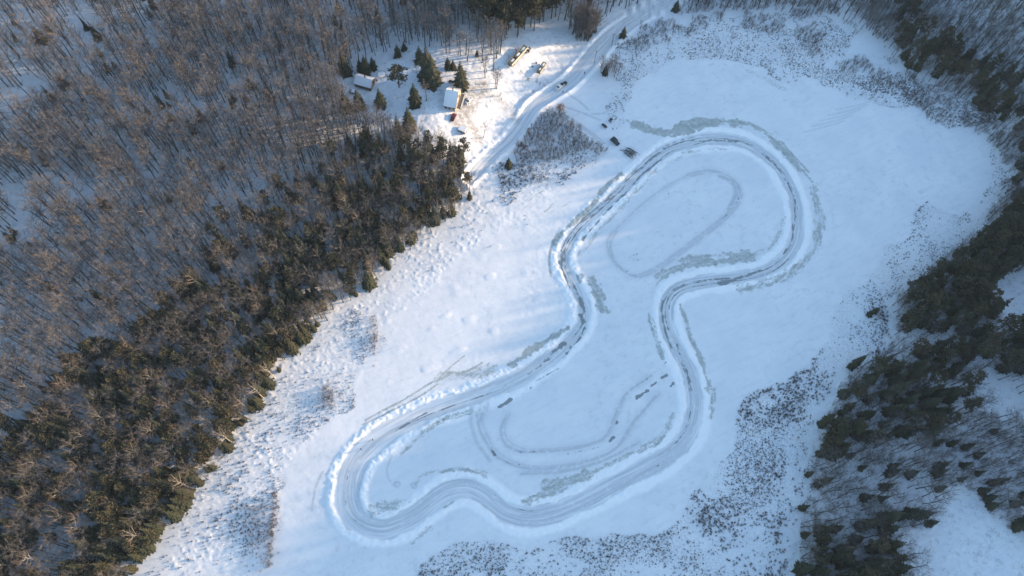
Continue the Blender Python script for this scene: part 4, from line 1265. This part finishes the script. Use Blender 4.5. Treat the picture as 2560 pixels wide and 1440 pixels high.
def two(pa, pb):
    a = P(np.array([float(pa[0])]), np.array([float(pa[1])])); b = P(np.array([float(pb[0])]), np.array([float(pb[1])]))
    ax, ay, bx, by = a[0][0], a[1][0], b[0][0], b[1][0]
    cx, cy = (ax + bx) / 2, (ay + by) / 2
    return (cx, cy, gz(cx, cy)), math.atan2(by - ay, bx - ax), math.hypot(bx - ax, by - ay)


def wheel(parent, x, y, r=.34, w=.24):
    t = MB(); t.tube([(0, -w / 2, 0), (0, w / 2, 0)], [r, r], 14)
    o = part('wheel', t, M_TYRE, parent, loc=(x, y, r))
    q_ = MB(); q_.tube([(0, -w / 2 - .01, 0), (0, w / 2 + .01, 0)], [r * .58, r * .58], 10); part('rim', q_, M_RIM, o)


def car(name, label, pa, pb, paint, L=4.6, W=1.85, suv=False, snow=False, pickup=False, cat='car', cabin_snow=None):
    loc, az, _ = two(pa, pb)
    t = thing(name, label, cat, loc, az)
    h1 = .98 if suv or pickup else .86; h2 = 1.78 if suv or pickup else 1.45
    b = MB(); l = L / 2
    b.prism([(-l, .35), (-l + .05, h1 - .05), (-l + .2, h1), (l - 1.1, h1), (l - .25, h1 - .16), (l, h1 - .30), (l, .35), (l - .3, .26), (-l + .3, .26)], W / 2, -W / 2, 0, -.06)
    part('body', b, paint, t, False)
    c = MB()
    if pickup: pf = [(-.35, h1), (-.25, h2 - .04), (.95, h2), (1.55, h1)]
    elif suv: pf = [(-l + .12, h1), (-l + .4, h2 - .03), (.55, h2), (1.25, h1)]
    else: pf = [(-l + .35, h1), (-l + 1.05, h2 - .02), (.35, h2), (1.2, h1)]
    c.prism(pf, W / 2 - .06, -W / 2 + .06, 0, -.14 * -1)
    part('cabin', c, paint if not snow else M_ROOFSNOW, t)
    # glass: windscreen, rear window, side windows
    for nm, (p, q2) in (('windscreen', (pf[2], pf[3])), ('rear_window', (pf[1], pf[0]))):
        g_ = MB(); dx, dz = q2[0] - p[0], q2[1] - p[1]
        nx, nz_ = (-dz, dx) if nm == 'rear_window' else (-dz, dx)
        ln = math.hypot(nx, nz_); nx, nz_ = nx / ln, nz_ / ln
        if nz_ < 0: nx, nz_ = -nx, -nz_
        def w_(s, y): return (p[0] + dx * s + nx * .012, y, p[1] + dz * s + nz_ * .012)
        g_.poly([w_(.1, W / 2 - .26), w_(.92, W / 2 - .16), w_(.92, -W / 2 + .16), w_(.1, -W / 2 + .26)])
        part(nm, g_, M_GLASS, t)
    for sg in (-1, 1):
        g_ = MB(); yb = sg * (W / 2 - .05); yt = sg * (W / 2 - .17)
        g_.poly([(pf[0][0] + .25, yb, h1 + .06), (pf[3][0] - .22, yb, h1 + .06), (pf[2][0] + .02, yt, h2 - .12), (pf[1][0] + .1, yt, h2 - .14)])
        part('side_window', g_, M_GLASS, t)
        hl_ = MB(); hl_.box((l - .02, sg * (W / 2 - .28), h1 - .42), (.08, .34, .16)); part('headlight', hl_, M_LAMP, t)
        tl = MB(); tl.box((-l - .01, sg * (W / 2 - .2), h1 - .25), (.06, .18, .3)); part('tail_light', tl, M_RED, t)
        for xx in (-l + .85, l - .9): wheel(t, xx, sg * (W / 2 - .1))
    if pickup:
        bb = MB(); bb.box((-l + .95, 0, h1 + .012), (1.5, W - .35, .02)); part('load_bed', bb, M_BLK, t)
    if snow:
        sn = MB()
        sn.box((pf[1][0] / 2 + pf[2][0] / 2, 0, h2 + .06), (pf[2][0] - pf[1][0] + .2, W - .3, .14), 0, .9)
        part('roof_snow', sn, M_ROOFSNOW, t)
        sn = MB(); sn.box((l - .6, 0, h1 + .02), (.9, W - .2, .14), 0, .9); part('bonnet_snow', sn, M_ROOFSNOW, t)
    return t


car('parked_suv', 'black sport utility vehicle parked at the lakeside end of the field', (1528, 347), (1546.5, 364), M_BLK, 4.9, 1.95, suv=True)
car('parked_car', 'dark red car parked at the lower corner of the house', (1138, 286), (1129, 304), M_RED, 4.5, 1.8)
car('parked_car', 'white car with dark windows parked beside the house deck', (1177, 249), (1167, 258), M_WHITE, 4.3, 1.8, snow=True)
car('parked_car', 'snow covered car left in the trees below the cabin', (878, 230), (893, 235), M_BLK, 4.2, 1.75, snow=True)
car('pickup_truck', 'white pickup truck with black windscreen driving down the access road', (1407, 211), (1391, 225), M_WHITE, 5.4, 1.95, pickup=True, cat='truck')

# small trailer towed by the pickup
loc, az, _ = two((1416, 206), (1407, 213))
t = thing('small_trailer', 'low dark trailer behind the white pickup on the road', 'trailer', loc, az)
b = MB(); b.box((0, 0, .55), (2.6, 1.6, .12)); part('deck', b, M_TRIM, t)
b = MB(); b.box((-.1, 0, .95), (1.9, .9, .7), 0, .7); part('load', b, M_BLK, t)
b = MB(); b.tube([(1.2, 0, .5), (2.3, 0, .5)], [.05, .05], 6); part('drawbar', b, M_TRIM, t)
for sg in (-1, 1): wheel(t, -.2, sg * .85, .3, .2)


def long_trailer(label, pa, pb, W, H, wheels_end=True):
    loc, az, L = two(pa, pb)
    t = thing('box_trailer', label, 'trailer', loc, az)
    L = min(L, 15)
    b = MB(); b.box((0, 0, 1.0), (L, W, .25)); part('deck', b, M_TRIM, t)
    for sg in (-1, 1):
        b = MB(); b.box((0, sg * (W / 2 - .06), 1.0 + .13 + H / 2), (L - .2, .12, H)); part('side_panel', b, M_CREAM if sg < 0 else M_RUST, t)
        for xx in ((-L / 2 + 1.2, -L / 2 + 2.4, L / 2 - 1.6) if L > 8 else (-.6, .6)): wheel(t, xx, sg * (W / 2 - .2), .45, .28)
    n = 3 if L > 8 else 2
    for k in range(n):
        xx = -L / 2 + (k + .5) * L / n
        b = MB(); b.box((xx, 0, 1.13 + H * .42), (L / n - .5, W - .5, H * (.75 + .2 * (k % 2))), 0, .88); part('load', b, M_RUST if k != n - 1 else M_CREAM, t)
        s_ = MB(); s_.box((xx + .2, .1, 1.13 + H * (.82 + .1 * (k % 2))), (L / n * .55, W * .45, .22), 0, .7); part('lying_snow', s_, M_ROOFSNOW, t)
    b = MB(); b.box((L / 2 - .06, 0, 1.13 + H / 2), (.12, W - .3, H)); part('end_panel', b, M_CREAM, t)
    return t, L, az, loc


lt, LL, LAZ, LLOC = long_trailer('long faded cream trailer with a rusty load on the field above the creek', (1274, 168), (1314, 124), 2.6, 1.5)
long_trailer('short cream trailer standing alone beside the access road', (1345, 187), (1362, 163), 2.1, 1.1)
# dark machine at the far end of the long trailer
loc, az, _ = two((1315, 134), (1325, 120))
t = thing('tractor', 'dark farm tractor parked at the far end of the long trailer', 'tractor', loc, az)
b = MB(); b.box((.7, 0, 1.0), (1.7, .8, .7), 0, .9); part('bonnet', b, M_BLK, t)
b = MB(); b.box((-.6, 0, 1.5), (1.2, 1.2, 1.5), 0, .85); cb_ = part('cab', b, M_BLK, t)
b = MB(); b.box((-.6, 0, 2.3), (1.15, 1.15, .1)); part('cab_roof', b, M_WHITE, t)
for sg in (-1, 1): wheel(t, -.7, sg * .85, .75, .4); wheel(t, 1.15, sg * .7, .45, .3)
# bent dead branch lying over the trailer's side
x, y, z = [float(v[0]) for v in P(np.array([1289.]), np.array([140.]))]
b = MB(); b.tube([(0, 0, 1.2), (.2, 1.2, 2.4), (-.6, 2.6, 3.0), (-2.0, 3.3, 2.6)], [.2, .17, .12, .05], 6)
o = obj('fallen_branch', b.mesh('fallen_branch', M_BARK)); o.location = (x, y, gz(x, y))
tag(o, 'bent dark branch lying across the long cream trailer', 'branch')


def snowmachine(name, label, pa, pb, L, cat, atv=False):
    loc, az, _ = two(pa, pb)
    t = thing(name, label, cat, loc, az)
    b = MB(); b.prism([(-L / 2, .45), (-L / 2, .75), (-.1, .85), (.1, 1.0), (L * .3, .85), (L / 2, .55), (L / 2, .35), (-L / 2, .3)], .45, -.45, 0, .1); part('body', b, M_BLK, t)
    b = MB(); b.box((-L * .2, 0, .92), (L * .4, .42, .2), 0, .85); part('seat', b, M_TRIM, t)
    b = MB(); b.tube([(.15, -.42, 1.2), (.2, 0, 1.15), (.15, .42, 1.2)], [.04] * 3, 5); part('handlebar', b, M_TRIM, t)
    b = MB(); b.poly([(.3, -.3, 1.0), (.3, .3, 1.0), (.1, .25, 1.3), (.1, -.25, 1.3)]); part('windscreen', b, M_GLASS, t)
    if atv:
        for sg in (-1, 1):
            for xx in (-L * .32, L * .32): wheel(t, xx, sg * .55, .32, .28)
        b = MB(); b.box((-L * .42, 0, .98), (.5, .9, .06)); part('rack', b, M_RIM, t)
    else:
        b = MB(); b.box((-L * .22, 0, .2), (L * .55, .4, .35), 0, .9); part('track', b, M_TYRE, t)
        for sg in (-1, 1):
            b = MB(); b.tube([(L * .05, sg * .5, .06), (L * .45, sg * .5, .05), (L * .55, sg * .5, .25)], [.07, .07, .05], 5); part('ski', b, M_TRIM, t)


snowmachine('quad_bike', 'dark quad bike parked on the snow near the marsh edge', (1524, 304), (1529, 297), 2.1, 'quad bike', True)
snowmachine('snowmobile', 'dark snowmobile parked between the quad bike and the thicket', (1505, 312), (1516, 320), 2.9, 'snowmobile')


def person(label, px_, py_, coat, az=0.0, stride=.12):
    x, y, z = [float(v[0]) for v in P(np.array([float(px_)]), np.array([float(py_)]))]
    t = thing('person', label, 'person', (x, y, gz(x, y)), az)
    V = [(0, 0, .92), (0, 0, 1.18), (.02, 0, 1.42), (.03, 0, 1.52), (.05, 0, 1.62), (.05, 0, 1.74),
         (0, .11, .88), (stride, .12, .48), (stride * .6, .12, .08), (stride * .6 + .16, .13, .04),
         (0, -.11, .88), (-stride * .4, -.12, .48), (-stride * 1.6, -.12, .08), (-stride * 1.6 + .16, -.13, .04),
         (0, .21, 1.40), (-.05, .29, 1.12), (.08, .27, .88), (0, -.21, 1.40), (.08, -.29, 1.12), (.22, -.25, .92)]
    E = [(0, 1), (1, 2), (2, 3), (3, 4), (4, 5), (0, 6), (6, 7), (7, 8), (8, 9), (0, 10), (10, 11), (11, 12), (12, 13), (2, 14), (14, 15), (15, 16), (2, 17), (17, 18), (18, 19)]
    R_ = [.17, .17, .18, .07, .10, .09, .11, .08, .06, .05, .11, .08, .06, .05, .09, .07, .05, .09, .07, .05]
    me = bpy.data.meshes.new('body'); me.from_pydata(V, E, []); me.update()
    me.materials.append(coat)
    o = obj('body', me, t)
    sk = o.modifiers.new('skin', 'SKIN')
    for d, r_ in zip(me.skin_vertices[0].data, R_): d.radius = (r_, r_)
    me.skin_vertices[0].data[0].use_root = True
    o.modifiers.new('round', 'SUBSURF').levels = 1
    h = MB(); h.tube([(.06, 0, 1.52), (.07, 0, 1.6), (.07, 0, 1.68)], [.085, .105, .10], 8); part('face', h, M_SKIN, t)
    h = MB(); h.tube([(.05, 0, 1.64), (.05, 0, 1.74), (.05, 0, 1.82)], [.125, .125, .05], 8); part('hat', h, coat, t)


person('person in a brown coat standing beside the white pickup', 1407, 232, M_BROWN, 2.0)
person('person in dark clothes walking on the field right of the road', 1461, 185, M_COAT, .8)
person('person in dark clothes standing on the outer edge of the track bend', 1644, 1165, M_COAT, 2.5)
person('person in dark clothes on the sunny end of the track, nearer its outer bank', 903, 1124, M_COAT, 1.2)
person('person in dark clothes on the sunny end of the track, nearer its inner bank', 932, 1100, M_COAT, .5)

# brush pile of cut poles on the ice below the parked suv
x, y, z = [float(v[0]) for v in P(np.array([1577.]), np.array([382.]))]
random.seed(21)
t = thing('brush_pile', 'heap of dark cut poles and brush on the ice beside the black vehicle', 'brush pile', (x, y, gz(x, y)), math.radians(-38))
for k in range(16):
    L = random.uniform(1.6, 6.5); yy = random.uniform(-2.6, 1.6); xx = random.uniform(-2.2, 1.4); a = random.gauss(0, .22)
    b = MB(); r_ = random.uniform(.07, .16)
    b.tube([(xx - L / 2 * math.cos(a), yy - L / 2 * math.sin(a), .1 + random.random() * .3), (xx, yy, .25 + random.random() * .4), (xx + L / 2 * math.cos(a), yy + L / 2 * math.sin(a), .1 + random.random() * .3)], [r_, r_ * .9, r_ * .5], 5)
    part('pole', b, M_BARK, t)
tw = MB()
for k in range(260):
    a = Vector((random.gauss(0, 1.8), random.gauss(-.5, 1.1), random.uniform(0, .7))); tw.sliver(a, a + Vector((random.gauss(0, .7), random.gauss(0, .6), random.uniform(0, .5))), .06)
o = part('twigs', tw, M_TUFT, t)

# trampoline and garden things by the cabin
x, y, z = [float(v[0]) for v in P(np.array([954.]), np.array([188.]))]
t = thing('trampoline', 'round snow covered trampoline right of the cabin', 'trampoline', (x, y, gz(x, y)))
b = MB(); b.tube([(0, 0, .78), (0, 0, .86)], [1.95, 1.9], 24); part('snow_cover', b, M_ROOFSNOW, t)
b = MB(); b.tube([(math.cos(a) * 2.05, math.sin(a) * 2.05, .8) for a in np.linspace(0, 6.283, 25)], [.06] * 25, 5); part('rim', b, M_TRIM, t)
for k in range(6):
    a = k * math.pi / 3; b = MB(); b.tube([(math.cos(a) * 2.05, math.sin(a) * 2.05, .8), (math.cos(a) * 2.05, math.sin(a) * 2.05, -.1)], [.04, .04], 5); part('leg', b, M_TRIM, t)
for nm, lb, cat, px_, py_, r_, h_ in (('barrel', 'dark round barrel near the corner of the cabin', 'barrel', 932.5, 212, .75, 1.0), ('planter', 'small dark planter in front of the cabin gable', 'planter', 942, 202, .42, .6),
                                      ('planter', 'small dark planter touching the cabin roof corner', 'planter', 937, 197, .45, .6), ('fire_ring', 'low dark fire ring above the trampoline', 'fire ring', 953.5, 180, .6, .4),
                                      ('planter', 'narrow dark planter at the left rim of the trampoline', 'planter', 945.5, 187.5, .4, .7)):
    x, y, z = [float(v[0]) for v in P(np.array([float(px_)]), np.array([float(py_)]))]
    t = thing(nm, lb, cat, (x, y, gz(x, y)))
    b = MB(); b.tube([(0, 0, -.1), (0, 0, h_ * .5), (0, 0, h_)], [r_ * .9, r_, r_ * .92], 14); part('drum', b, M_BLK, t)
    b = MB(); b.tube([(0, 0, h_), (0, 0, h_ + .05)], [r_ * .8, r_ * .8], 14); part('lid', b, M_TRIM, t)
# bench or table behind the house
loc, az, L = two((1123, 204), (1136, 209))
t = thing('picnic_table', 'dark long picnic table in the shade behind the house', 'table', loc, az)
for k in range(4):
    b = MB(); b.box((0, -.42 + k * .28, .75), (2.9, .25, .05)); part('plank', b, M_BLK, t)
for sg in (-1, 1):
    b = MB(); b.box((0, sg * .8, .45), (2.9, .28, .05)); part('bench', b, M_BLK, t)
    for sx in (-1, 1):
        b = MB(); b.tube([(sx * 1.1, sg * .85, -.05), (sx * 1.1, sg * .25, .72)], [.06, .06], 4); part('leg', b, M_BLK, t)
# low snowed-in shed at the bottom of the yard
loc, az, L = two((1148, 322), (1166, 333))
t = thing('garden_shed', 'low snowed in shed on the lower yard near the small bare tree', 'shed', loc, az)
b = MB(); b.box((0, 0, .7), (3.6, 2.6, 1.8)); part('wall', b, M_WOOD, t)
b = MB(); b.box((0, 0, 1.78), (4.0, 3.0, .4), 0, .92); part('roof_snow', b, M_ROOFSNOW, t)
b = MB(); b.box((1.83, .4, .6), (.06, .8, 1.5)); part('door', b, M_TRIM, t)
# utility poles along the road
for lb, bx, by, ax, ay in (('tall pole with a crossarm beside the road near its far bend', 1529, 114, 1533, 84), ('tall pole with a crossarm beside the roadside clump', 1486, 156, 1488, 126)):
    x, y, z, h = height_for(bx, by, ax, ay)
    t = thing('utility_pole', lb, 'utility pole', (x, y, z))
    b = MB(); b.tube([(0, 0, -.5), (0, 0, h)], [.17, .12], 8); part('pole', b, M_WOOD, t)
    b = MB(); b.box((0, 0, h - .5), (2.2, .12, .14)); part('crossarm', b, M_WOOD, t)
    for k in (-1, 0, 1):
        b = MB(); b.tube([(k * .9, 0, h - .43), (k * .9, 0, h - .25)], [.05, .04], 6); part('insulator', b, M_WHITE, t)
# stumps poking out of the sunny strip of the field
for lb, px_, py_ in (('dark stump on the sunny strip nearer the short trailer', 1332, 167), ('dark stump on the sunny strip farther from the long trailer', 1341, 158)):
    x, y, z = [float(v[0]) for v in P(np.array([float(px_)]), np.array([float(py_)]))]
    t = thing('tree_stump', lb, 'stump', (x, y, gz(x, y)))
    b = MB(); b.tube([(0, 0, -.1), (0, 0, .5), (.1, 0, .9)], [.45, .36, .3], 8); part('trunk', b, M_BARK, t)
    b = MB(); b.tube([(.1, 0, .9), (.1, 0, 1.0)], [.28, .2], 8); part('snow_cap', b, M_ROOFSNOW, t)
